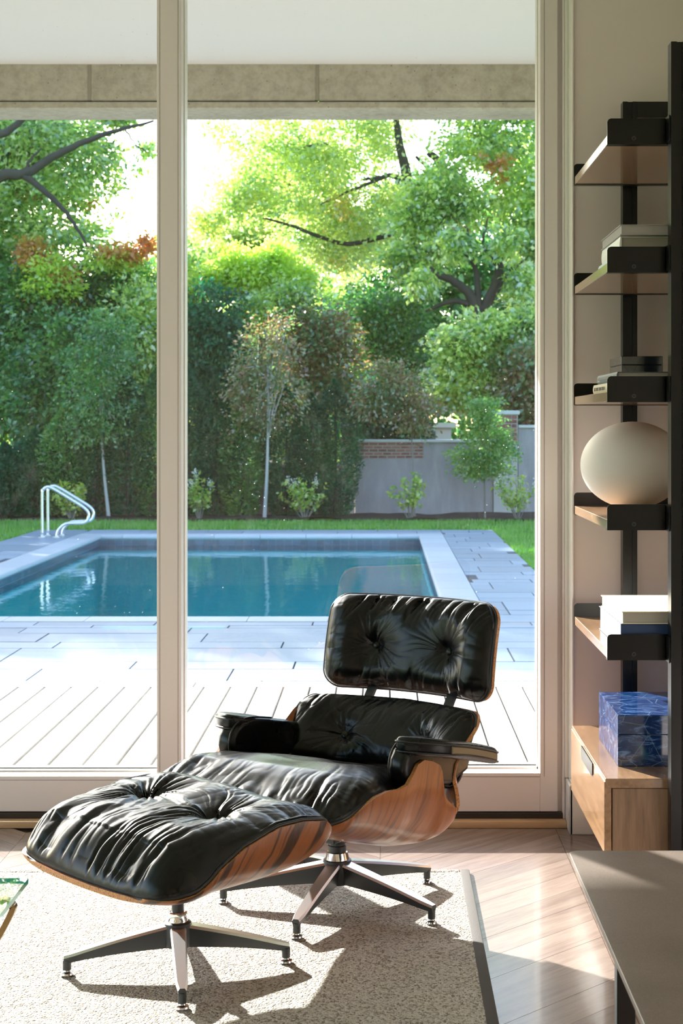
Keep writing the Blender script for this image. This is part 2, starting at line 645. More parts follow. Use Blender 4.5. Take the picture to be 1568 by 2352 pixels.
def m_leaf(name, cols, gloss=0.08, trans=0.5, rough=0.35):
    t = NT(name)
    g = t.n('NewGeometry')
    n = len(cols)
    nz = t.noise(t.wcoord(), 1.35, 3, 0.6)
    nz = t.math('MULTIPLY_ADD', nz, 2.2, -0.6)
    fac = t.math('ADD', t.math('MULTIPLY', g.outputs['Random Per Island'], 0.5), t.math('MULTIPLY', nz, 0.5))
    c = t.ramp(fac, [((i + 0.5) / n, k) for i, k in enumerate(cols)])
    d = t.n('BsdfDiffuse', Color=c)
    hv = t.n('HueSaturation', Saturation=1.0, Value=1.75, Color=c)
    tl = t.n('BsdfTranslucent', Color=hv.outputs[0])
    m1 = t.n('MixShader', i0=trans)
    t.t.links.new(d.outputs[0], m1.inputs[1]); t.t.links.new(tl.outputs[0], m1.inputs[2])
    gl = t.n('BsdfGlossy', Color=(1, 1, 1), Roughness=rough)
    m2 = t.n('MixShader', i0=gloss * 1.4)
    t.t.links.new(m1.outputs[0], m2.inputs[1]); t.t.links.new(gl.outputs[0], m2.inputs[2])
    t.surf(m2)
    return t.m


M['leaf_oak'] = m_leaf('oak_leaf', [(0.04, 0.15, 0.06), (0.13, 0.32, 0.07), (0.36, 0.54, 0.11), (0.56, 0.68, 0.16), (0.68, 0.74, 0.22)], 0.12, 0.58)
M['leaf_lime'] = m_leaf('lime_leaf', [(0.28, 0.48, 0.06), (0.46, 0.62, 0.08), (0.60, 0.70, 0.11)], 0.06, 0.6)
M['leaf_willow'] = m_leaf('pale_leaf', [(0.13, 0.31, 0.12), (0.38, 0.54, 0.17), (0.60, 0.68, 0.22), (0.74, 0.72, 0.22)], 0.10, 0.58)
M['leaf_dark'] = m_leaf('evergreen_leaf', [(0.004, 0.06, 0.042), (0.010, 0.10, 0.052), (0.02, 0.145, 0.055), (0.05, 0.20, 0.06)], 0.02, 0.35, 0.5)
M['leaf_mid'] = m_leaf('mid_green_leaf', [(0.02, 0.12, 0.05), (0.045, 0.20, 0.055), (0.11, 0.30, 0.06), (0.22, 0.38, 0.07)], 0.05, 0.5)
M['leaf_bronze'] = m_leaf('bronze_green_leaf', [(0.04, 0.14, 0.045), (0.09, 0.22, 0.06), (0.20, 0.20, 0.06), (0.24, 0.10, 0.05), (0.26, 0.34, 0.08)], 0.07, 0.45)
M['leaf_fresh'] = m_leaf('fresh_leaf', [(0.05, 0.19, 0.05), (0.10, 0.28, 0.055), (0.19, 0.38, 0.06), (0.32, 0.48, 0.08)], 0.05, 0.45)
M['leaf_orange'] = m_leaf('autumn_leaf', [(0.48, 0.16, 0.04), (0.56, 0.27, 0.07), (0.50, 0.38, 0.08)], 0.05)
M['leaf_yellow'] = m_leaf('yellow_leaf', [(0.55, 0.42, 0.05), (0.62, 0.50, 0.10), (0.38, 0.42, 0.08)], 0.05)
M['leaf_shrub'] = m_leaf('shrub_leaf', [(0.18, 0.34, 0.05), (0.28, 0.46, 0.07), (0.42, 0.52, 0.08), (0.54, 0.50, 0.10)], 0.06, 0.45)
M['petal'] = m_leaf('white_petal', [(0.62, 0.64, 0.58), (0.75, 0.74, 0.70)], 0.02, 0.4)
M['grass'] = m_leaf('lawn_blade', [(0.06, 0.22, 0.015), (0.11, 0.32, 0.025), (0.18, 0.40, 0.04)], 0.05, 0.4)
M['grass_dry'] = m_leaf('tuft_blade', [(0.22, 0.32, 0.06), (0.42, 0.44, 0.10)], 0.04, 0.4)
M['bark'] = plain('dark_bark', (0.055, 0.045, 0.038), 0.9, bump=0.8, bscale=30, var=0.3)
M['bark_pale'] = plain('pale_smooth_bark', (0.42, 0.41, 0.40), 0.8, bump=0.4, bscale=60, var=0.2)
M['bark_young'] = plain('grey_young_bark', (0.22, 0.20, 0.18), 0.85, bump=0.4, bscale=60)


def m_ground(name, cols, scale, bump=0.5):
    t = NT(name)
    v = t.wcoord()
    n = t.noise(v, scale, 5, 0.65)
    b = t.noise(v, scale * 9, 3, 0.65)
    c = t.mix(0.5, t.ramp(n, [(0.35, cols[0]), (0.65, cols[1])]), t.ramp(b, [(0.35, cols[0]), (0.65, cols[1])]))
    t.bsdf(c, 0.95, 0, t.bump(b, bump, 0.02), 0.2)
    return t.m


M['lawn'] = m_ground('lawn_soil_green', [(0.04, 0.15, 0.012), (0.09, 0.26, 0.025)], 6)
M['mulch'] = m_ground('bark_mulch', [(0.035, 0.027, 0.024), (0.10, 0.08, 0.07)], 14, 0.8)


def m_parge():
    t = NT('grey_cement_render')
    v = t.wcoord((1, 1, 1))
    a = t.noise(t.wcoord((1.6, 1, 0.45)), 2.2, 5, 0.65)
    b = t.noise(v, 30, 3, 0.6)
    c = t.ramp(a, [(0.30, (0.25, 0.225, 0.25)), (0.55, (0.34, 0.31, 0.335)), (0.75, (0.45, 0.42, 0.44))])
    c = t.mix(0.25, c, t.mix(b, (0.2, 0.2, 0.2), (0.42, 0.41, 0.41)))
    t.bsdf(c, 0.9, 0, t.bump(b, 0.3, 0.01), 0.2)
    return t.m


M['parge'] = m_parge()
M['mortar'] = plain('pale_mortar', (0.46, 0.44, 0.43), 0.9, bump=0.3, bscale=80)


def m_brick():
    t = NT('old_red_brick')
    oi = t.n('ObjectInfo')
    c = t.ramp(oi.outputs['Random'], [(0.1, (0.20, 0.065, 0.06)), (0.5, (0.34, 0.10, 0.085)), (0.9, (0.42, 0.18, 0.15))])
    n = t.noise(t.wcoord(), 40, 3)
    c = t.mix(0.35, c, t.ramp(n, [(0.4, (0.15, 0.08, 0.07)), (0.7, (0.40, 0.30, 0.27))]))
    t.bsdf(c, 0.9, 0, t.bump(n, 0.3, 0.01), 0.2)
    return t.m


M['brick'] = m_brick()
M['cap'] = plain('pale_limestone_cap', (0.56, 0.56, 0.55), 0.8, bump=0.2, bscale=60, var=0.1)
M['house_white'] = plain('white_painted_wall', (0.75, 0.73, 0.68), 0.8)
M['roof_grey'] = plain('grey_roof_slate', (0.16, 0.15, 0.15), 0.8)

# ------------------------------------------------------------------ the room
FL = empty('floor', kind='structure')
box('floor_base', -4.2, 1.08, -2.6, 5.44, -0.20, -0.014, M['floor'], FL)
# chevron planks, seams 0.6 m apart, one of them running under the wall unit's front
SEAM0, CW, PITCH = 0.593, 0.60, 0.1525


def clip_poly(pts, y0, y1, x0, x1):
    for axis, lim, sgn in ((1, y0, 1), (1, y1, -1), (0, x0, 1), (0, x1, -1)):
        out = []
        for i in range(len(pts)):
            a, b = pts[i], pts[(i + 1) % len(pts)]
            da = sgn * (a[axis] - lim); db = sgn * (b[axis] - lim)
            if da >= 0:
                out.append(a)
            if da * db < 0:
                k = da / (da - db)
                out.append((a[0] + k * (b[0] - a[0]), a[1] + k * (b[1] - a[1])))
        pts = out
        if len(pts) < 3:
            return []
    return pts


for c in range(-4, 1):
    xa = SEAM0 + c * CW
    up = (c % 2 == 1) or (c % 2 == -1)
    up = (c + 1) % 2 == 0
    y = 1.95
    while y < 5.9:
        ya, yb = (y - CW, y) if up else (y, y - CW)
        g = 0.0006
        quad = [(xa + g, ya + g), (xa + CW - g, yb + g), (xa + CW - g, yb + PITCH - g), (xa + g, ya + PITCH - g)]
        q = clip_poly(quad, 2.2, 5.43, -2.4, 1.045)
        y += PITCH
        if len(q) < 3:
            continue
        cx = sum(p[0] for p in q) / len(q); cy = sum(p[1] for p in q) / len(q)
        ang = math.atan2(yb - ya, CW) - PI / 2
        ca, sa = math.cos(-ang), math.sin(-ang)
        loc = [((p[0] - cx) * ca - (p[1] - cy) * sa, (p[0] - cx) * sa + (p[1] - cy) * ca) for p in q]
        n = len(loc)
        ar = sum(loc[i][0] * loc[(i + 1) % n][1] - loc[(i + 1) % n][0] * loc[i][1] for i in range(n))
        if ar < 0:
            loc = loc[::-1]
        V = [(p[0], p[1], -0.013) for p in loc] + [(p[0], p[1], 0.0) for p in loc]
        F = [tuple(range(n, 2 * n))] + [(i, (i + 1) % n, n + (i + 1) % n, n + i) for i in range(n)]
        o = mesh_obj('floor_plank', V, F, M['floor'], FL)
        o.location = (cx, cy, rnd.uniform(-0.0003, 0.0003))
        o.rotation_euler = (0, 0, ang)

YW = 5.42      # inner face of the window frames
YO = 5.60      # outer face
box('wall_front', 0.643, 1.30, 5.30, 5.72, -0.2, 3.25, M['wall'], kind='structure')
box('wall_right', 1.06, 1.30, -2.6, 5.30, -0.2, 3.25, M['wall'], kind='structure')
box('wall_back', -4.4, 1.30, -2.8, -2.6, -0.2, 3.25, M['wall'], kind='structure')
bm = bmesh.new()
bx(bm, -4.4, -4.2, -2.6, -1.2, -0.2, 3.25)
bx(bm, -4.4, -4.2, 4.6, 5.72, -0.2, 3.25)
bx(bm, -4.4, -4.2, -1.2, 4.6, 2.85, 3.25)
bx(bm, -4.4, -4.2, -1.2, 4.6, -0.2, 0.08)
bm_obj('wall_left', bm, M['wall'], kind='structure')  # the large opening is added, out of view, to let in fill light
box('ceiling', -4.4, 1.30, -2.8, 5.75, 3.25, 3.40, M['ceiling'], kind='structure')
box('sun_blocking_eave', -7.2, -4.4, -2.8, 5.6, 3.0, 3.2, M['soffit'], kind='structure')  # unseen overhang added to keep sun out of the side opening
box('wall_front_header', -4.2, 0.643, 5.36, 5.72, 3.06, 3.25, M['wall'], kind='structure')
bm = bmesh.new()
bx(bm, 0.632, 0.643, 5.288, 5.44, 0.0, 0.165, 0.003)
bx(bm, 0.632, 1.06, 5.288, 5.30, 0.0, 0.165, 0.003)
bm_obj('baseboard_front', bm, M['trim_gloss'], kind='structure')

# trims of the right jamb, stepped as in the photograph
box('trim_1', 0.606, 0.622, 5.437, 5.62, 0.0, 3.06, M['frame'], kind='structure')
box('trim_2', 0.622, 0.6305, 5.415, 5.62, 0.0, 3.06, M['frame'], kind='structure', bev=0.002)
box('trim_3', 0.6405, 0.6445, 5.292, 5.40, 0.166, 3.06, M['trim_gloss'], kind='structure')
box('trim_6', 0.6305, 0.6445, 5.405, 5.62, 0.166, 3.06, M['trim'], kind='structure', bev=0.002)
# sill strip and threshold along the floor
box('trim_4', -4.2, 0.632, 5.372, 5.437, 0.0, 0.024, M['oak_sill'], kind='structure', bev=0.004, seg=2)
box('trim_5', -4.2, 0.622, 5.412, 5.66, 0.002, 0.044, M['threshold'], kind='structure', bev=0.002)


def window(name, xl, xr, sl, sr, y0, zb0, zb1, y1):
    """one floor-to-ceiling glazed panel: stiles, rails, beads, gasket, pane"""
    w = empty(name, (0, 0, 0), kind='structure')
    zt = 3.06
    gy = y0 + 0.105
    if sl:
        box('stile', xl, xl + sl, y0, y1, 0.046, zt, M['frame'], w, bev=0.002)
        box('stile_groove', xl + 0.010, xl + 0.0112, y0 - 0.0004, y0 + 0.002, 0.046, zt, M['gasket'], w)
        box('stile_groove', xl + sl - 0.0115, xl + sl - 0.0103, y0 - 0.0004, y0 + 0.002, 0.046, zt, M['gasket'], w)
    if sr:
        box('stile', xr - sr, xr, y0, y1, 0.046, zt, M['frame'], w, bev=0.002)
        box('stile_groove', xr - sr + 0.014, xr - sr + 0.0152, y0 - 0.0004, y0 + 0.002, zb1 - 0.012, zt, M['gasket'], w)
    a, b = xl + sl, xr - sr
    box('bottom_rail', a, b, y0, y1, zb0, zb1, M['frame'], w, bev=0.002)
    box('rail_groove', a, b - 0.0 , y0 - 0.0004, y0 + 0.002, zb1 - 0.013, zb1 - 0.0118, M['gasket'], w)
    box('top_rail', a, b, y0, y1, zt - 0.10, zt, M['frame'], w)
    box('glazing_bead', a, b, gy - 0.030, gy - 0.006, zb1 - 0.004, zb1 + 0.006, M['trim'], w)
    if sl:
        box('glazing_bead', a - 0.001, a + 0.004, gy - 0.030, gy - 0.006, zb1, zt - 0.1, M['trim'], w)
    if sr:
        box('glazing_bead', b - 0.004, b + 0.001, gy - 0.030, gy - 0.006, zb1, zt - 0.1, M['trim'], w)
        box('gasket', b - 0.0035, b, gy - 0.006, gy, zb1, zt - 0.1, M['gasket'], w)
    box('gasket', a, b, gy - 0.006, gy, zb1 + 0.006, zb1 + 0.009, M['gasket'], w)
    box('pane', a - 0.01, b + 0.01, gy, gy + 0.006, zb1 - 0.02, zt - 0.09, M['glass'], w)
    return w


window('window_1', -4.2, -0.780, 0.08, 0.0, YW, 0.046, 0.168, YO)
window('window_2', -0.780, 0.606, 0.084, 0.061, YW, 0.046, 0.179, YO)

# ------------------------------------------------------------------ porch outside the window
DK = empty('deck', kind='structure')
box('deck_joists', -6.0, 4.0, 5.62, 8.44, -0.20, -0.03, M['joint'], DK)
k = -44
while True:
    x0 = 0.601 + 0.1404 * k
    if x0 > 3.9:
        break
    o = box('deck_plank', -0.0658, 0.0658, -1.32, 1.32, -0.026, 0.0, M['deck'], DK, bev=0.003)
    o.location = (x0 + 0.0702, 6.975, -0.004 + rnd.uniform(-0.001, 0.001))
    k += 1
for x0 in (-6.0, -3.5, -1.0, 1.5):
    o = box('deck_border_plank', 0, 2.494, 0, 0.165, -0.032, 0.0, M['deck'], DK, bev=0.003)
    o.location = (x0, 8.302, -0.004)
box('deck_fascia', -6.0, 4.0, 8.44, 8.465, -0.15, -0.037, M['deck'], DK)

box('porch_ceiling', -7.0, 5.0, 5.60, 8.22, 3.27, 3.45, M['soffit'], kind='structure')
BE = empty('concrete_beam', kind='structure')
cuts = [-7.0, at(205, 0, 8.2).x - 2.4, at(205, 0, 8.2).x - 1.195, at(205, 0, 8.2).x, at(728, 0, 8.2).x, at(728, 0, 8.2).x + 1.195, 3.4, 5.0]
for i in range(len(cuts) - 1):
    a, b = cuts[i], cuts[i + 1]
    bm = bmesh.new()
    bx(bm, a + 0.008, b - 0.008, 8.20, 8.50, 3.080, 3.45, 0.005)
    bm_obj('formed_panel', bm, M['concrete'], BE)
box('drip_edge', -7.0, 5.0, 8.194, 8.50, 3.036, 3.073, M['concrete'], BE, bev=0.005)
for i in range(1, len(cuts) - 1):
    box('form_seam', cuts[i] - 0.0078, cuts[i] + 0.0078, 8.203, 8.22, 3.082, 3.29, M['seam'], BE)

# ------------------------------------------------------------------ terrace, pool, lawn
GZ = -0.15
TX0, TX1, TY0, TY1 = -5.02, 1.605, 8.47, 22.85
PX0, PX1, PY0, PY1 = -3.92, 0.533, 12.50, 21.70      # inside of the coping
CPW = 0.31
TE = empty('terrace', kind='structure')
for n_, a in (('terrace_bed', (TX0, TX1, TY0, PY0 - CPW)), ('terrace_bed', (TX0, PX0 - CPW, PY0 - CPW, TY1)),
              ('terrace_bed', (PX1 + CPW, TX1, PY0 - CPW, TY1)), ('terrace_bed', (PX0 - CPW, PX1 + CPW, PY1 + CPW, TY1))):
    box(n_, a[0], a[1], a[2], a[3], GZ - 0.25, GZ - 0.012, M['joint'], TE)


def paver(x0, x1, y0, y1):
    g = 0.006
    o = box('paver', -(x1 - x0) / 2 + g, (x1 - x0) / 2 - g, -(y1 - y0) / 2 + g, (y1 - y0) / 2 - g, -0.03, 0.0, M['paver'], TE)
    o.location = ((x0 + x1) / 2, (y0 + y1) / 2, GZ + rnd.uniform(-0.002, 0.001))


def pave(x0, x1, y0, y1, widths, lengths):
    y = y0
    i = 0
    while y < y1 - 0.02:
        w = widths[i % len(widths)]
        ye = y + w
        if ye > y1 - 0.12:
            ye = y1
        x = x0 - rnd.uniform(0, lengths[1] * 0.8)
        while x < x1:
            l = rnd.uniform(*lengths)
            a, b = max(x, x0), min(x + l, x1)
            if b - a > 0.12:
                paver(a, b, y, ye)
            x += l
        y = ye
        i += 1


pave(TX0, TX1, TY0, PY0 - CPW, [0.46, 0.305, 0.15, 0.46, 0.305, 0.61, 0.305], (0.75, 1.25))
pave(PX1 + CPW, TX1, PY0 - CPW, TY1, [0.46, 0.305, 0.61, 0.305], (0.5, 1.0))
pave(TX0, PX0 - CPW, PY0 - CPW, TY1, [0.61, 0.46, 0.61, 0.91], (0.7, 1.3))
pave(PX0 - CPW, PX1 + CPW, PY1 + CPW, TY1, [0.46, 0.40], (0.8, 1.4))

PO = empty('swimming_pool', ((PX0 + PX1) / 2, (PY0 + PY1) / 2, GZ), label='rectangular swimming pool with teal water and pale stone coping', cat='swimming pool')
POX, POY = (PX0 + PX1) / 2, (PY0 + PY1) / 2


def pool_part(o):
    o.parent = PO
    o.location = Vector(o.location) - Vector((POX, POY, GZ))
    return o


DEPTH = -1.45
V = [(PX0, PY0, GZ - .05), (PX1, PY0, GZ - .05), (PX1, PY1, GZ - .05), (PX0, PY1, GZ - .05), (PX0, PY0, DEPTH), (PX1, PY0, DEPTH), (PX1, PY1, DEPTH), (PX0, PY1, DEPTH),
     (PX0 - .2, PY0 - .2, GZ - .05), (PX1 + .2, PY0 - .2, GZ - .05), (PX1 + .2, PY1 + .2, GZ - .05), (PX0 - .2, PY1 + .2, GZ - .05),
     (PX0 - .2, PY0 - .2, DEPTH - .2), (PX1 + .2, PY0 - .2, DEPTH - .2), (PX1 + .2, PY1 + .2, DEPTH - .2), (PX0 - .2, PY1 + .2, DEPTH - .2)]
F = [(4, 5, 6, 7), (0, 1, 5, 4), (1, 2, 6, 5), (2, 3, 7, 6), (3, 0, 4, 7), (0, 8, 9, 1), (1, 9, 10, 2), (2, 10, 11, 3), (3, 11, 8, 0),
     (8, 12, 13, 9), (9, 13, 14, 10), (10, 14, 15, 11), (11, 15, 12, 8), (12, 15, 14, 13)]
pool_part(mesh_obj('basin', V, F, M['plaster']))


def coping(x0, x1, y0, y1, side):
    """one coping stone; side tells which edge is the rounded nose over the water"""
    bm = bmesh.new()
    g = 0.0025
    vs = bx(bm, x0 + g, x1 - g, y0 + g, y1 - g, GZ - 0.055, GZ + 0.004)
    bm.edges.ensure_lookup_table()
    nose = []
    for e in bm.edges:
        c = (e.verts[0].co + e.verts[1].co) / 2
        horiz = abs(e.verts[0].co.z - e.verts[1].co.z) < 1e-5
        if horiz and ((side == 'S' and abs(c.y - (y0 + g)) < 1e-5) or (side == 'N' and abs(c.y - (y1 - g)) < 1e-5) or
                      (side == 'W' and abs(c.x - (x0 + g)) < 1e-5) or (side == 'E' and abs(c.x - (x1 - g)) < 1e-5)):
            nose.append(e)
    bmesh.ops.bevel(bm, geom=nose, offset=0.026, segments=4, profile=0.5, affect='EDGES')
    pool_part(bm_obj('coping_stone', bm, M['coping'], smooth=True))


ov = 0.03
n = 8
L = (PX1 - PX0 + 2 * CPW) / n
for i in range(n):
    coping(PX0 - CPW + i * L, PX0 - CPW + (i + 1) * L, PY0 - CPW, PY0 + ov, 'N')
    coping(PX0 - CPW + i * L, PX0 - CPW + (i + 1) * L, PY1 - ov, PY1 + CPW, 'S')
n = 13
L = (PY1 - PY0 - 2 * ov) / n
for i in range(n):
    coping(PX0 - CPW, PX0 + ov, PY0 + ov + i * L, PY0 + ov + (i + 1) * L, 'E')
    coping(PX1 - ov, PX1 + CPW, PY0 + ov + i * L, PY0 + ov + (i + 1) * L, 'W')

# waterline tiles: two courses whose upper one shows above the water
tz1 = GZ - 0.058
tme = {}


def tile(x, y, z, l, h, along):
    key = (round(l, 4), round(h, 4), along)
    if key not in tme:
        bm = bmesh.new()
        g = 0.003
        if along == 'x':
            bx(bm, -l / 2 + g, l / 2 - g, -0.006, 0.006, -h / 2 + g, h / 2 - g)
        else:
            bx(bm, -0.006, 0.006, -l / 2 + g, l / 2 - g, -h / 2 + g, h / 2 - g)
        me = bpy.data.meshes.new('waterline_tile'); bm.to_mesh(me); bm.free(); me.materials.append(M['tile'])
        tme[key] = me
    o = link('waterline_tile', tme[key])
    o.location = (x, y, z)
    pool_part(o)


gro = bmesh.new()
bx(gro, PX0, PX1, PY1 - 0.008, PY1, GZ - 0.21, tz1)
bx(gro, PX0, PX0 + 0.008, PY0, PY1, GZ - 0.21, tz1)
bx(gro, PX1 - 0.008, PX1, PY0, PY1, GZ - 0.21, tz1)
pool_part(bm_obj('grout', gro, M['grout']))
n = 40; l = (PX1 - PX0) / n
for r in range(2):
    for i in range(n):
        tile(PX0 + (i + 0.5) * l, PY1 - 0.009, tz1 - 0.038 - 0.075 * r, l, 0.075, 'x')
n = 60; l = (PY1 - PY0) / n
for r in range(2):
    for i in range(n):
        tile(PX0 + 0.009, PY0 + (i + 0.5) * l, tz1 - 0.038 - 0.075 * r, l, 0.075, 'y')
n = 46; l = (PY1 - PY0) / n
for i in range(n):
    tile(PX1 - 0.009, PY0 + (i + 0.5) * l, tz1 - 0.038, l, 0.075, 'y')
WZ = -0.292
pool_part(mesh_obj('water', [(PX0, PY0, WZ), (PX1, PY0, WZ), (PX1, PY1, WZ), (PX0, PY1, WZ)], [(0, 1, 2, 3)], M['water'], kind='stuff'))

# bed, lawn and ground
LW = empty('lawn', kind='structure')
for a in ((-60, TX0, 5.7, 25.0), (TX1, 40, 8.47, 25.0), (TX0, TX1, TY1, 25.0), (4.0, 40, 2.0, 8.47), (-60, -6.0, -30, 5.7), (-6, 40, -30, -2.8)):
    box('lawn_base', a[0], a[1], a[2], a[3], GZ - 0.3, GZ - 0.012, M['lawn'], LW)


def blades(name, n, region, h, w, m, parent, z=GZ, lean=0.5, seed=1, **k):
    g = np.random.default_rng(seed)
    x = g.uniform(region[0], region[1], n); y = g.uniform(region[2], region[3], n)
    hh = h * g.uniform(0.6, 1.25, n)
    a = g.uniform(0, 2 * PI, n); b = g.uniform(0, 2 * PI, n)
    dx = np.cos(a) * w; dy = np.sin(a) * w
    lx = np.cos(b) * hh * lean * g.uniform(0.2, 1, n); ly = np.sin(b) * hh * lean * g.uniform(0.2, 1, n)
    V = np.empty((n, 3, 3))
    zz = np.full(n, z - 0.013)
    V[:, 0] = np.stack([x - dx, y - dy, zz], 1); V[:, 1] = np.stack([x + dx, y + dy, zz], 1); V[:, 2] = np.stack([x + lx, y + ly, zz + hh], 1)
    me = bpy.data.meshes.new(name)
    me.vertices.add(n * 3); me.vertices.foreach_set('co', V.reshape(-1))
    me.loops.add(n * 3); me.loops.foreach_set('vertex_index', np.arange(n * 3, dtype=np.int32))
    me.polygons.add(n); me.polygons.foreach_set('loop_start', np.arange(0, n * 3, 3, dtype=np.int32))
    me.materials.append(m)
    me.update(); me.validate()
    return link(name, me, parent, **k)


blades('grass', 26000, (-7.5, 4.2, TY1, 25.02), 0.055, 0.006, M['grass'], LW, seed=2, kind='stuff')
blades('grass', 16000, (TX1, 3.4, 14.0, TY1), 0.05, 0.006, M['grass'], LW, seed=3, kind='stuff')
blades('grass', 12000, (-7.5, TX0, 17.5, TY1), 0.05, 0.006, M['grass'], LW, seed=4, kind='stuff')

# mulch bed as a gently uneven sheet
nx, ny = 90, 26
xs = np.linspace(-12, 9, nx); ys = np.linspace(24.95, 27.2, ny)
X, Y = np.meshgrid(xs, ys)
Z = GZ + 0.0 + 0.06 * noise2(X * 2.2, Y * 2.2, 3) + 0.05 * noise2(X * 9, Y * 9, 5) - 0.03
Z += np.clip((X - 0.3) / 2.2, 0, 1) * 0.05 * np.clip((Y - 25.0) / 0.6, 0, 1)
V = np.stack([X, Y, Z], -1).reshape(-1, 3)
F = [(j * nx + i, j * nx + i + 1, (j + 1) * nx + i + 1, (j + 1) * nx + i) for j in range(ny - 1) for i in range(nx - 1)]
mesh_obj('planting_bed', V, F, M['mulch'], smooth=True, kind='structure')
box('ground', -80, 60, 25.0, 120, GZ - 0.5, GZ - 0.06, M['mulch'], kind='structure')

# ------------------------------------------------------------------ garden wall with brick piers
YG = 26.3
GW = empty('garden_wall', kind='structure')


def zpix(py, Y=YG):
    return CAM_H - (py - 975) * Y / FPX


def xpix(px, Y=YG):
    return (px - 878) * Y / FPX


zt = zpix(1016)
box('rendered_panel', xpix(972), xpix(1132), YG, YG + 0.3, GZ - 0.3, zt, M['parge'], GW)
box('rendered_panel', xpix(816), xpix(972), YG, YG + 0.3, GZ - 0.3, zpix(1053), M['parge'], GW)
box('brick_backing', xpix(816), xpix(972), YG + 0.012, YG + 0.3, zpix(1053), zt, M['mortar'], GW)
box('wall_cap', xpix(812), xpix(1132), YG - 0.04, YG + 0.34, zt, zt + 0.045, M['cap'], GW, bev=0.006)
zr = zpix(983)
box('rendered_panel', xpix(1190), xpix(1190) + 6.0, YG, YG + 0.3, GZ - 0.3, zr, M['parge'], GW)
box('wall_cap', xpix(1190), xpix(1190) + 6.0, YG - 0.04, YG + 0.34, zr, zr + 0.05, M['cap'], GW, bev=0.006)
zl = zpix(1073)
box('rendered_panel', -14.0, xpix(787), YG, YG + 0.3, GZ - 0.3, zl, M['parge'], GW)
box('wall_cap', -14.0, xpix(787), YG - 0.04, YG + 0.34, zl, zl + 0.05, M['cap'], GW, bev=0.006)
bme = {}


def brick(x, y, z, l, h, d=0.02):
    key = (round(l, 3), round(h, 3))
    if key not in bme:
        bm = bmesh.new()
        bx(bm, -l / 2, l / 2, -d / 2, d / 2, -h / 2, h / 2, 0.003)
        me = bpy.data.meshes.new('brick'); bm.to_mesh(me); bm.free(); me.materials.append(M['brick'])
        bme[key] = me
    o = link('brick', bme[key], GW)
    o.location = (x, y - d / 2 + rnd.uniform(-0.003, 0.003), z)
    return o


def bricks(x0, x1, z0, z1, y, rows, per):
    rh = (z1 - z0) / rows
    l = (x1 - x0) / per
    for r in range(rows):
        off = 0.0 if r % 2 else -l / 2
        i = 0
        x = x0 + off
        while x < x1 - 0.01:
            a, b = max(x, x0), min(x + l, x1)
            if b - a > 0.03:
                brick((a + b) / 2, y + 0.012, z0 + (r + 0.5) * rh, b - a - 0.018, rh - 0.017)
            x += l


bricks(xpix(816), xpix(972), zpix(1053), zt, YG, 5, 7.5)
# piers
for (p0, p1, ptop) in ((1133, 1188, 943), (784, 812, 973)):
    xa, xb = xpix(p0), xpix(p1)
    ztp = zpix(ptop)
    box('pier_core', xa, xb, YG - 0.05, YG + 0.35, GZ - 0.3, ztp - 0.07, M['mortar'], GW)
    box('pier_cap', xa - 0.03, xb + 0.03, YG - 0.09, YG + 0.39, ztp - 0.07, ztp, M['cap'], GW, bev=0.008)
    bricks(xa + 0.006, xb - 0.006, zpix(1022), ztp - 0.075, YG - 0.062, int(round((ztp - 0.075 - zpix(1022)) / 0.073)), 2.0 if p1 - p0 > 40 else 1.0)

# pale low garage behind the wall
GR = empty('garage', (1.1, 33.0, GZ), label='pale low garage half hidden behind garden wall', cat='building')
gx0, gx1 = xpix(940, 33) - 1.1, xpix(1036, 33) - 1.1
gz = lambda py: CAM_H - (py - 975) * 33 / FPX - GZ
box('wall', gx0, gx1, 0, 3, -0.1, gz(982), M['house_white'], GR)
bm = bmesh.new()
bx(bm, gx0 - 0.1, gx1 + 0.1, -0.15, 3.1, gz(982), gz(971))
bm_obj('roof_edge', bm, M['house_white'], GR)
bm = bmesh.new()
bx(bm, gx0 + 0.15, gx0 + 0.55, -0.03, 0.02, gz(1010), gz(990))
bm_obj('window', bm, M['roof_grey'], GR)

# pale pole above the trees on the left of the right-hand pane
p = at(473, 760, 36)
tube('utility_pole', [(p.x, 36, GZ - .1), (p.x, 36, at(473, 640, 36).z)], [0.06, 0.045], M['house_white'], label='pale slim pole rising among the bright lime green trees', cat='pole')

# ------------------------------------------------------------------ trees and shrubs
def leaf_mesh(name, P, D, size, aspect, seed, mat, parent, **k):
    """one small folded leaf per point P, pointing roughly along D"""
    g = np.random.default_rng(seed)
    n = len(P)
    D = D + g.normal(0, 0.55, (n, 3))
    D /= np.linalg.norm(D, axis=1)[:, None]
    A = np.cross(D, g.normal(0, 1, (n, 3)))
    A /= np.maximum(np.linalg.norm(A, axis=1), 1e-6)[:, None]
    N = np.cross(D, A)
    L = size * g.uniform(0.65, 1.3, n)[:, None]
    W = L * aspect
    V = np.empty((n, 4, 3))
    V[:, 0] = P - D * L * 0.5
    V[:, 1] = P + A * W * 0.5 + N * W * 0.18
    V[:, 2] = P + D * L * 0.5
    V[:, 3] = P - A * W * 0.5 + N * W * 0.18
    me = bpy.data.meshes.new(name)
    me.vertices.add(n * 4); me.vertices.foreach_set('co', V.reshape(-1))
    me.loops.add(n * 4); me.loops.foreach_set('vertex_index', np.arange(n * 4, dtype=np.int32))
    me.polygons.add(n); me.polygons.foreach_set('loop_start', np.arange(0, n * 4, 4, dtype=np.int32))
    me.materials.append(mat)
    me.update(); me.validate()
    return link(name, me, parent, kind='stuff', **k)


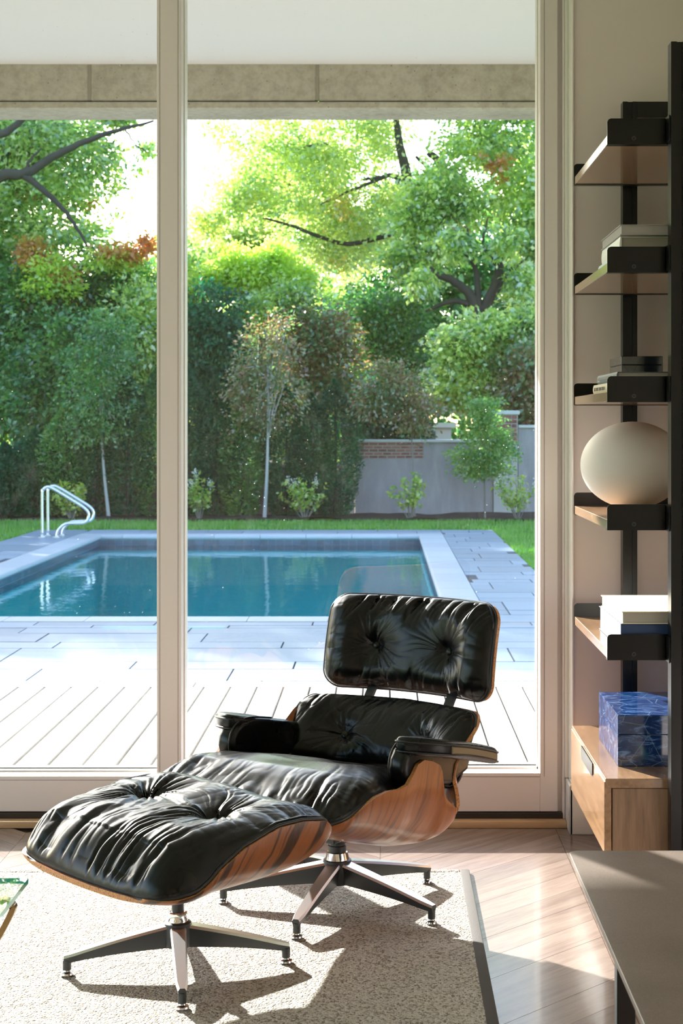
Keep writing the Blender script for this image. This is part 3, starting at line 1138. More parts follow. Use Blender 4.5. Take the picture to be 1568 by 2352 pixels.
def crown_points(lobes, nclump, per, cr, seed, flat=0.7, shell=0.45):
    """clumps of leaves spread over ellipsoid lobes (cx, cy, cz, rx, ry, rz)"""
    g = np.random.default_rng(seed)
    w = np.array([(l[3] * l[5]) ** 1.0 for l in lobes]); w /= w.sum()
    idx = g.choice(len(lobes), nclump, p=w)
    Lb = np.array(lobes)[idx]
    d = g.normal(0, 1, (nclump, 3)); d /= np.linalg.norm(d, axis=1)[:, None]
    r = g.uniform(0, 1, nclump) ** shell
    C = Lb[:, :3] + d * r[:, None] * Lb[:, 3:6]
    out = d * Lb[:, 3:6]; out /= np.linalg.norm(out, axis=1)[:, None]
    P = np.repeat(C, per, 0) + g.normal(0, 1, (nclump * per, 3)) * np.array([cr, cr, cr * flat])
    D = np.repeat(out, per, 0) + np.array([0, 0, -0.35])
    return P, D


def limb(pts, r0, r1, n=7, jit=0.0, sub=6):
    c = catmull(pts, sub)
    if jit:
        c = [p + Vector((rnd.uniform(-jit, jit), rnd.uniform(-jit, jit), rnd.uniform(-jit, jit))) for p in c]
    R = np.linspace(r0, r1, len(c))
    return tube_geo(c, R, n)


def tree(name, label, group, base, trunk, branches, lobes, nclump, per, cr, leaf, aspect, mat, bark, seed, cat='tree', flat=0.7, shell=0.45, extra=()):
    """base point, trunk (pts, r0, r1), branches likewise, crown lobes; all in world metres"""
    root = empty(name, base, label=label, cat=cat, group=group)
    b = np.array(tuple(base))
    rel = lambda pts: [Vector(p) - Vector(base) for p in pts]
    V, F = limb(rel(trunk[0]), trunk[1], trunk[2])
    mesh_obj('trunk', V, F, bark, root, smooth=True)
    for br in branches:
        V, F = limb(rel(br[0]), br[1], br[2], 6, 0.012)
        mesh_obj('branch', V, F, bark, root, smooth=True)
    P, D = crown_points(lobes, nclump, per, cr, seed, flat, shell)
    leaf_mesh('crown', P - b, D, leaf, aspect, seed + 1, mat, root)
    for (lb, nc, pr, c_r, m_) in extra:
        P, D = crown_points(lb, nc, pr, c_r, seed + 5, flat, shell)
        leaf_mesh('foliage', P - b, D, leaf, aspect, seed + 6, m_, root)
    return root


def lobe(px, py, rx, ry, Y, depth=None):
    """an ellipsoid of foliage as large as it shows from the room, at depth Y"""
    c = at(px, py, Y)
    s = Y / FPX
    return (c.x, c.y, c.z, rx * s, (depth * 0.75) if depth else max(0.4, rx * s * 0.5), ry * s)


def G(x, Y):
    return Vector((x, Y, GZ - 0.02))


# left oak whose limbs reach in from the side
Y = 29.0
tree('oak_tree', 'large oak at the left whose dark limbs cross below the concrete beam', 'tall trees beyond the garden wall',
     G(-9.2, Y), ([G(-9.2, Y), (-9.0, Y, 3.0), (-8.6, Y, 5.2), (-8.9, Y, 8.5)], 0.34, 0.12),
     [([(-8.7, Y - .6, 4.4), at(-20, 418, Y - 1.7), at(60, 398, Y - 1.7), at(150, 345, Y - 1.7), at(250, 305, Y - 1.7), at(352, 279, Y - 1.7)], 0.125, 0.02),
      ([at(50, 400, Y - 1.7), at(110, 445, Y - 1.7), at(160, 500, Y - 1.7), at(200, 565, Y - 1.7)], 0.075, 0.02),
      ([(-8.6, Y - .6, 5.0), at(-40, 335, Y - 1.7), at(20, 300, Y - 1.7), at(65, 262, Y - 1.7)], 0.10, 0.045),
      ([at(60, 398, Y - 1.7), at(68, 370, Y - 1.7), at(95, 340, Y - 1.7)], 0.04, 0.012),
      ([at(285, 292, Y - 1.7), at(310, 330, Y - 1.7), at(340, 350, Y - 1.7)], 0.02, 0.008),
      ([(-8.9, Y, 6.5), (-10.5, Y, 8.0), (-12.0, Y, 9.0)], 0.15, 0.05)],
     [lobe(60, 320, 190, 80, Y, 1.6), lobe(190, 350, 95, 55, Y, 1.1), lobe(40, 450, 150, 80, Y, 1.6), lobe(160, 450, 80, 70, Y, 1.0), lobe(110, 540, 170, 60, Y, 1.5),
      lobe(255, 420, 40, 50, Y, 0.6), lobe(-250, 150, 260, 260, Y, 2.5)],
     820, 34, 0.16, 0.115, 0.55, M['leaf_oak'], M['bark'], 11, shell=0.55,
     extra=[([lobe(338, 345, 18, 26, Y, 0.2), lobe(325, 395, 12, 10, Y, 0.2), lobe(275, 495, 26, 14, Y, 0.3), lobe(270, 270, 80, 25, Y, 0.3)], 46, 22, 0.10, M['leaf_oak']),
            ([lobe(200, 470, 20, 10, Y, 0.3), lobe(60, 440, 30, 20, Y, 0.3)], 6, 14, 0.08, M['leaf_orange'])])

# trees farther left that shade the terrace
for i, (x, yy, h, rx) in enumerate(((-12.6, 30.5, 10.0, 2.6), (-16.2, 31.5, 11.0, 3.0), (-20.4, 32.0, 11.2, 3.0), (-8.0, 30.5, 9.4, 2.2))):
    tree('shade_tree', ['broad leafy tree standing beyond the wall, first one left of the frame', 'broad leafy tree standing beyond the wall, second one left of the frame',
                        'broad leafy tree standing beyond the wall, farthest left of the frame', 'tall leafy tree behind the left oak, mostly hidden by its limbs'][i],
         'tall trees beyond the garden wall', G(x, yy), ([G(x, yy), (x + .2, yy, 3), (x, yy, 6.5)], 0.26, 0.10),
         [([(x, yy, 4), (x - 1.0, yy, 5.5), (x - 1.7, yy, 7)], 0.11, 0.04), ([(x, yy, 4.5), (x + 1.0, yy, 6), (x + 1.5, yy, 7.2)], 0.11, 0.04)],
         [(x, yy, h - 2.4, rx, 1.8, 2.3), (x - 0.6, yy, h - 5.2, rx, 1.8, 2.4), (x + 0.4, yy, 2.6, rx, 1.6, 2.4)],
         1150, 26, 0.24, 0.20, 0.6, M['leaf_oak'] if i != 3 else M['leaf_mid'], M['bark'], 40 + i, shell=0.6)

# autumn coloured tree
Y = 28.0
tree('autumn_tree', 'smaller tree with orange and yellow autumn leaves at the left', None, G(-5.8, Y),
     ([G(-5.8, Y), at(120, 850, Y), at(115, 640, Y)], 0.09, 0.03), [([at(118, 740, Y), at(90, 660, Y), at(75, 600, Y)], 0.035, 0.012), ([at(118, 720, Y), at(165, 650, Y), at(190, 610, Y)], 0.035, 0.012)],
     [lobe(75, 570, 28, 16, Y, .4), lobe(80, 605, 32, 20, Y, .4), lobe(150, 632, 42, 18, Y, .4), lobe(265, 585, 45, 16, Y, .5), lobe(335, 562, 18, 22, Y, .3), lobe(310, 590, 20, 12, Y, .3)],
     110, 20, 0.10, 0.11, 0.55, M['leaf_orange'], M['bark'], 21,
     extra=[([lobe(110, 625, 60, 40, Y, .7), lobe(120, 660, 70, 25, Y, .7), lobe(250, 600, 70, 20, Y, .6)], 120, 22, 0.12, M['leaf_lime']),
            ([lobe(60, 935, 90, 45, Y + 3, .8), lobe(30, 900, 60, 40, Y + 3, .8), lobe(150, 890, 40, 30, Y + 3, .5), lobe(30, 970, 70, 30, Y + 3, .5)], 110, 18, 0.10, M['leaf_yellow'])])

# dense middle ground at the left
Y = 28.6
for i, (cx, cy, rx, ry, m_, yy) in enumerate(((70, 700, 130, 110, 'leaf_mid', 28.4), (250, 650, 130, 90, 'leaf_mid', 29.0), (170, 820, 170, 130, 'leaf_mid', 27.6), (330, 760, 90, 150, 'leaf_oak', 27.9), (400, 640, 90, 110, 'leaf_oak', 30.0))):
    p = at(cx, cy, yy)
    tree('woodland_tree', ['bushy mid green tree beyond the wall at far left', 'bushy mid green tree under the patch of sky', 'bushy green tree behind the leaning pale trunk',
                           'bushy green tree just left of the white mullion', 'bushy green tree half hidden behind the white mullion'][i], 'bushy trees behind the garden wall',
         G(p.x, yy), ([G(p.x, yy), (p.x + .05, yy, p.z)], 0.09, 0.03), [([(p.x, yy, p.z - 1.2), (p.x + .5, yy, p.z - .2)], 0.04, 0.015)],
         [lobe(cx, cy, rx, ry, yy, 0.9), lobe(cx - rx * .3, cy + ry * .8, rx * .8, ry, yy, 0.8), lobe(cx + rx * .35, cy + ry * 1.0, rx * .7, ry, yy, .8)], 420, 30, 0.14, 0.105, 0.55, M[m_], M['bark'], 60 + i, shell=0.6)

# lime green maple
Y = 29.2
tree('lime_maple', 'bright lime green maple right of the white mullion', None, G(at(556, 0, Y).x, Y),
     ([G(at(556, 0, Y).x, Y), at(556, 800, Y), at(555, 690, Y), at(572, 640, Y)], 0.085, 0.03),
     [([at(556, 720, Y), at(535, 680, Y), at(500, 672, Y)], 0.05, 0.015), ([at(556, 700, Y), at(590, 660, Y), at(620, 610, Y)], 0.04, 0.012)],
     [lobe(545, 615, 50, 50, Y, .7), lobe(632, 605, 48, 45, Y, .7), lobe(495, 650, 45, 35, Y, .6), lobe(590, 640, 80, 45, Y, .8), lobe(685, 640, 40, 35, Y, .5)],
     460, 30, 0.11, 0.10, 0.55, M['leaf_lime'], M['bark'], 71, shell=0.6,
     extra=[([lobe(600, 720, 60, 45, Y - .6, .7), lobe(560, 745, 45, 30, Y - .6, .6), lobe(660, 690, 55, 40, Y - .6, .6)], 240, 30, 0.11, M['leaf_oak'])])

# big pale tree in the middle
Y = 33.0
tree('locust_tree', 'tall airy pale green tree filling the middle of the garden view', 'tall trees beyond the garden wall', G(at(925, 0, Y).x, Y),
     ([G(at(925, 0, Y).x, Y), at(950, 700, Y - 0.5), at(940, 450, Y - 0.5), at(917, 330, Y - 0.5), at(910, 270, Y - 0.5)], 0.2, 0.05),
     [([at(938, 440, Y - 0.5), at(905, 405, Y - 0.5), at(870, 408, Y - 0.5), at(835, 412, Y - 0.5)], 0.07, 0.03), ([at(945, 470, Y - 0.5), at(985, 400, Y - 0.5), at(955, 360, Y - 0.5)], 0.08, 0.03),
      ([at(945, 520, Y - 0.5), at(800, 560, Y - 0.5), at(660, 515, Y - 0.5), at(600, 500, Y - 0.5)], 0.07, 0.015), ([at(880, 408, Y - 0.5), at(800, 440, Y - 0.5), at(735, 470, Y - 0.5)], 0.045, 0.012),
      ([at(755, 330, Y - 0.5), at(710, 335, Y - 0.5), at(680, 345, Y - 0.5)], 0.03, 0.012), ([at(960, 480, Y - 0.5), at(1010, 390, Y - 0.5), at(985, 350, Y - 0.5)], 0.11, 0.08)],
     [lobe(620, 330, 130, 75, Y, 1.6), lobe(560, 420, 100, 60, Y, 1.3), lobe(760, 360, 130, 100, Y, 1.6), lobe(700, 470, 130, 70, Y, 1.5), lobe(540, 480, 110, 50, Y, 1.2), lobe(860, 300, 90, 80, Y, 1.4),
      lobe(820, 520, 110, 90, Y, 1.5), lobe(900, 450, 70, 80, Y, 1.2), lobe(730, 580, 120, 60, Y, 1.2), lobe(470, 520, 60, 40, Y, 1.0), lobe(720, 180, 260, 110, Y, 2.0), lobe(495, 300, 40, 35, Y, .6)],
     1150, 28, 0.18, 0.115, 0.5, M['leaf_willow'], M['bark'], 81, shell=0.6,
     extra=[([lobe(780, 470, 30, 40, Y - 1, .5), lobe(790, 600, 25, 20, Y - 1, .5)], 16, 16, 0.12, M['leaf_yellow'])])

Y = 37.0
tree('pale_tree', 'hazy pale green tree farther back below the patch of sky, right of the mullion', 'tall trees beyond the garden wall', G(at(600, 0, Y).x, Y),
     ([G(at(600, 0, Y).x, Y), at(605, 700, Y), at(600, 480, Y)], 0.18, 0.05), [([at(603, 600, Y), at(540, 540, Y), at(500, 510, Y)], 0.06, 0.02), ([at(603, 580, Y), at(660, 500, Y), at(700, 460, Y)], 0.06, 0.02)],
     [lobe(560, 545, 110, 55, Y, 1.2), lobe(660, 480, 110, 70, Y, 1.3), lobe(480, 590, 90, 60, Y, 1.1), lobe(700, 400, 110, 80, Y, 1.3), lobe(600, 620, 130, 70, Y, 1.2), lobe(620, 400, 70, 50, Y, 1.0), lobe(800, 560, 100, 80, Y, 1.2)],
     900, 30, 0.20, 0.125, 0.5, M['leaf_willow'], M['bark'], 85, shell=0.6)

# right oak with the dark fork
Y = 30.5
tree('oak_tree', 'large oak with dark forking trunk at the right of the garden view', 'tall trees beyond the garden wall', G(at(1105, 0, Y).x, Y),
     ([G(at(1108, 0, Y).x, Y), at(1108, 850, Y - 1.0), at(1098, 718, Y - 1.0)], 0.22, 0.15),
     [([at(1100, 722, Y - 1.0), at(1075, 672, Y - 1.0), at(1040, 645, Y - 1.0), at(1000, 628, Y - 1.0), at(985, 612, Y - 1.0)], 0.125, 0.04),
      ([at(1098, 725, Y - 1.0), at(1080, 700, Y - 1.0), at(1040, 692, Y - 1.0), at(1005, 702, Y - 1.0), at(978, 715, Y - 1.0)], 0.075, 0.025),
      ([at(1100, 720, Y - 1.0), at(1095, 640, Y - 1.0), at(1080, 580, Y - 1.0), at(1070, 520, Y - 1.0)], 0.08, 0.03),
      ([at(1110, 715, Y - 1.0), at(1135, 660, Y - 1.0), at(1150, 600, Y - 1.0), at(1165, 520, Y - 1.0)], 0.115, 0.05),
      ([at(1125, 690, Y - 1.0), at(1160, 640, Y - 1.0), at(1200, 600, Y - 1.0)], 0.07, 0.03),
      ([at(1080, 590, Y - 1.0), at(1045, 560, Y - 1.0), at(1020, 530, Y - 1.0)], 0.05, 0.015),
      ([at(1150, 620, Y - 1.0), at(1110, 560, Y - 1.0), at(1120, 500, Y - 1.0)], 0.045, 0.015)],
     [lobe(1130, 330, 130, 70, Y, 1.6), lobe(1010, 430, 100, 60, Y, 1.3), lobe(1180, 450, 90, 80, Y, 1.4), lobe(960, 510, 70, 60, Y, 1.0), lobe(1060, 490, 80, 45, Y, 1.1), lobe(930, 600, 60, 55, Y, .8), lobe(1220, 560, 40, 90, Y, .9),
      lobe(1010, 570, 60, 45, Y, .8), lobe(1130, 180, 220, 110, Y, 2.0), lobe(985, 640, 40, 25, Y, .5), lobe(1215, 690, 50, 60, Y, .8), lobe(1260, 500, 80, 220, Y, 1.2)],
     1050, 30, 0.15, 0.115, 0.6, M['leaf_oak'], M['bark'], 91, shell=0.55,
     extra=[([lobe(1040, 560, 60, 40, Y - 1.5, .3), lobe(1160, 560, 50, 50, Y - 1.5, .3), lobe(965, 650, 35, 40, Y - 1.5, .3), lobe(1200, 650, 40, 50, Y - 1.5, .3)], 110, 24, 0.12, M['leaf_oak']),
           ([lobe(1010, 605, 16, 14, Y - .6, .2), lobe(1050, 520, 22, 16, Y - .6, .3), lobe(1140, 390, 60, 40, Y - .8, .4)], 16, 14, 0.09, M['leaf_orange'])])
Y = 28.2
tree('young_oak', 'bushy young oak in sunlight above the garden wall at the right', 'bushy trees behind the garden wall', G(at(1120, 0, Y).x, Y),
     ([G(at(1120, 0, Y).x, Y), at(1120, 900, Y), at(1110, 780, Y)], 0.08, 0.03), [([at(1115, 860, Y), at(1060, 800, Y), at(1020, 760, Y)], 0.035, 0.012)],
     [lobe(1100, 780, 120, 60, Y, 1.0), lobe(1060, 830, 85, 65, Y, .8), lobe(1160, 810, 90, 80, Y, .9), lobe(1110, 880, 110, 60, Y, .8), lobe(1050, 905, 70, 40, Y, .6), lobe(1200, 740, 50, 50, Y, .7)],
     560, 34, 0.12, 0.11, 0.62, M['leaf_oak'], M['bark'], 95, shell=0.5)

# bronze tinted and dark trees just behind the wall
for i, (cx, cy, rx, ry, m_, yy) in enumerate(((720, 780, 110, 90, 'leaf_bronze', 28.6), (880, 740, 110, 80, 'leaf_mid', 30.2), (480, 760, 90, 110, 'leaf_dark', 27.8), (1215, 880, 60, 80, 'leaf_bronze', 27.5), (870, 930, 90, 60, 'leaf_dark', 29.0))):
    p = at(cx, cy, yy)
    tree('understorey_tree', ['bronze green bushy tree in the middle behind the hedge', 'mid green tree below the pale airy tree', 'dark bushy tree right beside the white mullion',
                              'bronze leaved tree above the right end of the garden wall', 'dark low tree showing over the brick patch of the wall'][i], 'bushy trees behind the garden wall',
         G(p.x, yy), ([G(p.x, yy), (p.x + .05, yy, p.z)], 0.07, 0.03), [([(p.x, yy, p.z - .8), (p.x - .4, yy, p.z)], 0.03, 0.012)],
         [lobe(cx, cy, rx, ry, yy, .8), lobe(cx + 20, cy + ry, rx, ry, yy, .7)], 420, 30, 0.13, 0.095, 0.55, M[m_], M['bark'], 110 + i, shell=0.6)

# far belt of woodland that closes the view
far = [(-26, 46, 6.5), (-21, 47, 7.0), (-16.5, 45, 6.8), (-12.0, 46, 6.0), (-8.2, 45, 5.2), (-5.2, 46, 4.6), (-2.4, 45, 6.0), (0.8, 46, 8.6), (3.6, 45, 9.4), (7.5, 46, 9.6), (12, 47, 9.6), (17, 46, 9.0)]
for i, (x, yy, h) in enumerate(far):
    tree('far_tree', 'distant woodland tree, %s in the far belt counted from the left' % ['first', 'second', 'third', 'fourth', 'fifth', 'sixth', 'seventh', 'eighth', 'ninth', 'tenth', 'eleventh', 'twelfth'][i],
         'far belt of woodland', G(x, yy), ([G(x, yy), (x, yy, h * .7)], 0.2, 0.06), [([(x, yy, h * .45), (x + 1, yy, h * .7)], 0.07, 0.02)],
         [(x, yy, h * .62, 2.7, 1.6, h * .38), (x + .6, yy, h * .28, 2.7, 1.6, h * .3)], 420, 24, 0.32, 0.24, 0.6, M['leaf_mid'] if i % 3 else M['leaf_oak'], M['bark'], 130 + i, shell=0.6)

# clipped evergreens in front of the wall
ev = [(12, 1015, 62), (78, 985, 70), (150, 925, 66), (222, 880, 62), (292, 850, 66), (360, 840, 62), (430, 835, 60), (495, 860, 58), (555, 905, 55), (655, 880, 58), (715, 900, 55), (768, 868, 62)]
for i, (cx, top, w) in enumerate(ev):
    yy = 25.66 + 0.08 * (i % 2)
    p = at(cx, top, yy)
    h = p.z - GZ
    s = yy / FPX
    root = empty('evergreen_shrub', G(p.x, yy), label='dark upright evergreen, %s along the garden wall counted from the left' % ['first', 'second', 'third', 'fourth', 'fifth', 'sixth', 'seventh', 'eighth', 'ninth', 'tenth', 'eleventh', 'twelfth'][i],
                 cat='shrub', group='upright evergreens along the garden wall')
    V, F = limb([(0, 0, 0), (0.02, 0, h * .5), (0, 0, h * .92)], 0.035, 0.01)
    mesh_obj('trunk', V, F, M['bark'], root, smooth=True)
    g = np.random.default_rng(200 + i)
    n = 9500
    u = g.uniform(0, 1, n) ** 0.85
    zz = 0.06 + u * (h - 0.06)
    R = w * s * (0.45 + 0.65 * np.sin(PI * np.clip(0.10 + 0.86 * (1 - u), 0, 1)) ** 0.8) * (1 - u ** 5)
    ph = g.uniform(0, 2 * PI, n)
    R = R * (0.82 + 0.30 * noise2(ph * 2.2 + i * 7, zz * 4.5, i))
    rr = R * g.uniform(0.25, 1, n) ** 0.4
    P = np.stack([rr * np.cos(ph), 0.8 * rr * np.sin(ph), zz], 1)
    D = np.stack([np.cos(ph), np.sin(ph), np.full(n, 0.35)], 1)
    leaf_mesh('foliage', P, D, 0.075, 0.30, 300 + i, M['leaf_dark'] if i not in (2, 5, 8) else M['leaf_mid'], root)

# young staked trees
def young(name, label, foot, top, Y, lobes, nclump, per, cr, leaf, mat, bark, r0, seed, nbr=7, fork=None):
    f = at(foot[0], foot[1], Y); f.z = GZ - 0.02
    t = at(top[0], top[1], Y)
    brs = []
    g = random.Random(seed)
    fk = at(fork[0], fork[1], Y) if fork else (f + t) / 2
    for k in range(nbr):
        l = lobes[k % len(lobes)]
        tip = Vector((l[0] + g.uniform(-.7, .7) * l[3], l[1] + g.uniform(-.5, .5) * l[4], l[2] + g.uniform(-.2, .8) * l[5]))
        st = fk.lerp(t, g.uniform(0, .7))
        brs.append(([st, st.lerp(tip, .5) + Vector((0, 0, .10)), tip], r0 * .42, r0 * .10))
    return tree(name, label, 'slim young trees along the garden wall', f, ([f, fk, t], r0, r0 * .25), brs, lobes, nclump, per, cr, leaf, 0.55, mat, bark, seed, shell=0.6)


Y = 25.35
young('young_tree', 'slim young tree with pale trunk and bronze green leaves, mid garden', (607, 1195), (616, 790), Y,
      [lobe(612, 820, 85, 85, Y, .5), lobe(628, 900, 105, 80, Y, .6), lobe(590, 965, 80, 55, Y, .5), lobe(630, 750, 60, 45, Y, .4), lobe(560, 880, 50, 70, Y, .4)], 300, 16, 0.085, 0.062, M['leaf_bronze'], M['bark_pale'], 0.038, 401, 9, (614, 1045))
young('young_tree', 'young tree with pale leaning trunk behind the pool handrails', (250, 1197), (226, 830), Y + .1,
      [lobe(225, 830, 90, 70, Y, .5), lobe(230, 910, 105, 70, Y, .6), lobe(215, 985, 90, 40, Y, .5), lobe(240, 760, 70, 50, Y, .4)], 330, 22, 0.085, 0.062, M['leaf_mid'], M['bark_pale'], 0.036, 402, 9, (236, 1045))
young('young_tree', 'sparse young tree with dark bronze leaves in front of the brick patch', (952, 1193), (935, 850), Y + .2,
      [lobe(900, 880, 85, 60, Y, .5), lobe(935, 940, 80, 45, Y, .5), lobe(860, 930, 60, 40, Y, .4), lobe(950, 985, 45, 30, Y, .3)], 280, 22, 0.085, 0.062, M['leaf_bronze'], M['bark_young'], 0.022, 403, 9, (948, 1060))
young('young_tree', 'small layered tree with fresh green tiers left of the tall brick pier', (1114, 1180), (1112, 930), Y + .15,
      [lobe(1110, 1080, 70, 22, Y, .4), lobe(1105, 1045, 85, 22, Y, .45), lobe(1120, 1005, 70, 22, Y, .4), lobe(1110, 965, 45, 22, Y, .3), lobe(1112, 935, 35, 20, Y, .3), lobe(1150, 1030, 40, 14, Y, .3)], 300, 24, 0.075, 0.055, M['leaf_fresh'], M['bark_young'], 0.020, 404, 10, (1112, 1120))


def shrub(label, px, py, rx, ry, Y, seed, flowers):
    p = at(px, 1193, Y)
    base = Vector((p.x, Y, GZ - 0.02))
    root = empty('hydrangea_shrub', base, label=label, cat='shrub', group='yellow green flowering shrubs in the bed')
    s = Y / FPX
    g = random.Random(seed)
    c = at(px, py, Y)
    P = []; D = []
    for k in range(13):
        a = g.uniform(0, 2 * PI); r = g.uniform(.2, 1.0)
        tip = Vector(((c.x - base.x) + r * rx * s * math.cos(a), r * rx * s * .7 * math.sin(a), (c.z - base.z) + ry * s * (1.0 - .85 * r * r) * g.uniform(.5, 1)))
        V, F = limb([(0.02 * math.cos(a), 0.02 * math.sin(a), 0), tip * .5 + Vector((0, 0, .03)), tip], 0.007, 0.003, 5)
        mesh_obj('stem', V, F, M['bark_young'], root, smooth=True)
        for q in range(26):
            t = g.uniform(.35, 1.02)
            b = tip * t
            P.append([b.x + g.gauss(0, .035), b.y + g.gauss(0, .035), b.z + g.gauss(0, .03) + .03]); D.append([g.gauss(0, 1), g.gauss(0, 1), .5])
        if k < flowers:
            fp = np.random.default_rng(seed * 50 + k).normal(0, 1, (46, 3)) * np.array([.028, .028, .045]) + np.array(tip) + np.array([0, 0, .05])
            leaf_mesh('flower_head', fp, np.random.default_rng(k).normal(0, 1, (46, 3)), 0.026, 0.9, seed + k, M['petal'], root)
    leaf_mesh('foliage', np.array(P), np.array(D), 0.085, 0.55, seed + 99, M['leaf_shrub'], root)


shrub('flowering shrub hard against the right side of the white mullion', 458, 1140, 38, 55, 25.2, 501, 4)
shrub('wide flowering shrub right of the pale slim trunk', 700, 1146, 68, 48, 25.1, 502, 3)
shrub('open yellow green shrub in front of the bare rendered wall', 942, 1142, 52, 62, 25.15, 503, 0)
shrub('flowering shrub at the right end of the bed below the brick pier', 1190, 1135, 58, 55, 25.1, 504, 3)
shrub('yellow green shrub seen between the pool handrails', 165, 1150, 42, 60, 25.2, 505, 1)

# grass tufts by the edge of the deck
for (px, lab, sd) in ((1195, 'yellow green grass tuft sprouting at the deck edge right of the armchair', 5), (438, 'yellow green grass tuft sprouting at the deck edge beside the mullion', 6)):
    p = at(px, 1562, 8.56)
    o = blades('grass_tuft', 34, (-0.07, 0.07, -0.02, 0.02), 0.19, 0.0035, M['grass_dry'], None, z=0.0, lean=0.9, seed=sd, label=lab, cat='grass tuft')
    o.location = (p.x, 8.56, GZ)

# ------------------------------------------------------------------ pool handrails
PL = empty('pool_handrail', (-4.5, 21.3, GZ), label='pair of bent stainless handrails at the pool corner', cat='pool handrail')
for k, dy in enumerate((0.0, 0.36)):
    pts = [(-0.12, dy, 0), (-0.12, dy, 0.58), (-0.105, dy, 0.65), (-0.05, dy, 0.685), (0.03, dy, 0.66), (0.30, dy, 0.50), (0.46, dy, 0.395), (0.51, dy, 0.32), (0.495, dy, 0.235), (0.43, dy, 0.20), (0.30, dy, 0.195),
           (0.19, dy, 0.18), (0.10, dy, 0.10), (0.075, dy, 0.0)]
    tube('rail', catmull(pts, 6), 0.021, M['stainless'], PL, 12)
    for x in (-0.12, 0.075):
        bm = bmesh.new()
        lathe(bm, [(0.055, 0), (0.055, 0.012), (0.03, 0.022)], 16, (x, dy, 0.001))
        bm_obj('flange', bm, M['stainless'], PL, smooth=True)

# ------------------------------------------------------------------ bent shells and leather cushions
def lin(n, mix=0.6):
    b = np.linspace(-1, 1, n)
    return mix * np.sin(b * PI / 2) + (1 - mix) * b


def xm(t, W, Hh, r):
    k = np.maximum(0, np.abs(t) - (Hh - r))
    return W - r + np.sqrt(np.maximum(0, r * r - np.minimum(k, r) ** 2))


def sdf(s, t, W, Hh, r):
    qx = np.abs(s) - (W - r); qy = np.abs(t) - (Hh - r)
    d = np.sqrt(np.maximum(qx, 0) ** 2 + np.maximum(qy, 0) ** 2) + np.minimum(np.maximum(qx, qy), 0) - r
    return np.maximum(0, -d)


def normals(B, s, t):
    e = 1e-4
    a = B(s + e, t) - B(s - e, t)
    b = B(s, t + e) - B(s, t - e)
    N = np.cross(a, b)
    return N / np.maximum(np.linalg.norm(N, axis=-1), 1e-12)[..., None]


def domain(W, Hh, r, nu, nv):
    t = Hh * lin(nv)[:, None] * np.ones((1, nu))
    s = lin(nu, 0.4)[None, :] * xm(t, W, Hh, r)
    return s, t


def border_idx(nu, nv):
    return [(0, i) for i in range(nu)] + [(j, nu - 1) for j in range(1, nv)] + [(nv - 1, i) for i in range(nu - 2, -1, -1)] + [(j, 0) for j in range(nv - 2, 0, -1)]


def slab(name, A, Bk, mats, parent, **k):
    """closed solid between two grids of points, rim in the second material"""
    nv, nu = A.shape[:2]
    V = np.concatenate([A.reshape(-1, 3), Bk.reshape(-1, 3)])
    m = nu * nv
    F = []; fm = []
    for j in range(nv - 1):
        for i in range(nu - 1):
            a = j * nu + i
            F.append((a, a + 1, a + nu + 1, a + nu)); fm.append(0)
            F.append((m + a + nu, m + a + nu + 1, m + a + 1, m + a)); fm.append(0)
    bd = [j * nu + i for j, i in border_idx(nu, nv)]
    for p, q in zip(bd, bd[1:] + bd[:1]):
        F.append((q, p, m + p, m + q)); fm.append(1 if len(mats) > 1 else 0)
    o = mesh_obj(name, V, F, mats, parent, smooth=True, fm=fm, **k)
    try:
        o.data.set_sharp_from_angle(angle=math.radians(50))
    except Exception:
        pass
    return o


def shell(name, B, W, Hh, r, th, parent, wood, nu=60, nv=48):
    s, t = domain(W, Hh, r, nu, nv)
    P = B(s, t); N = normals(B, s, t)
    return slab(name, P, P - N * th, (M[wood], M['ply']), parent)


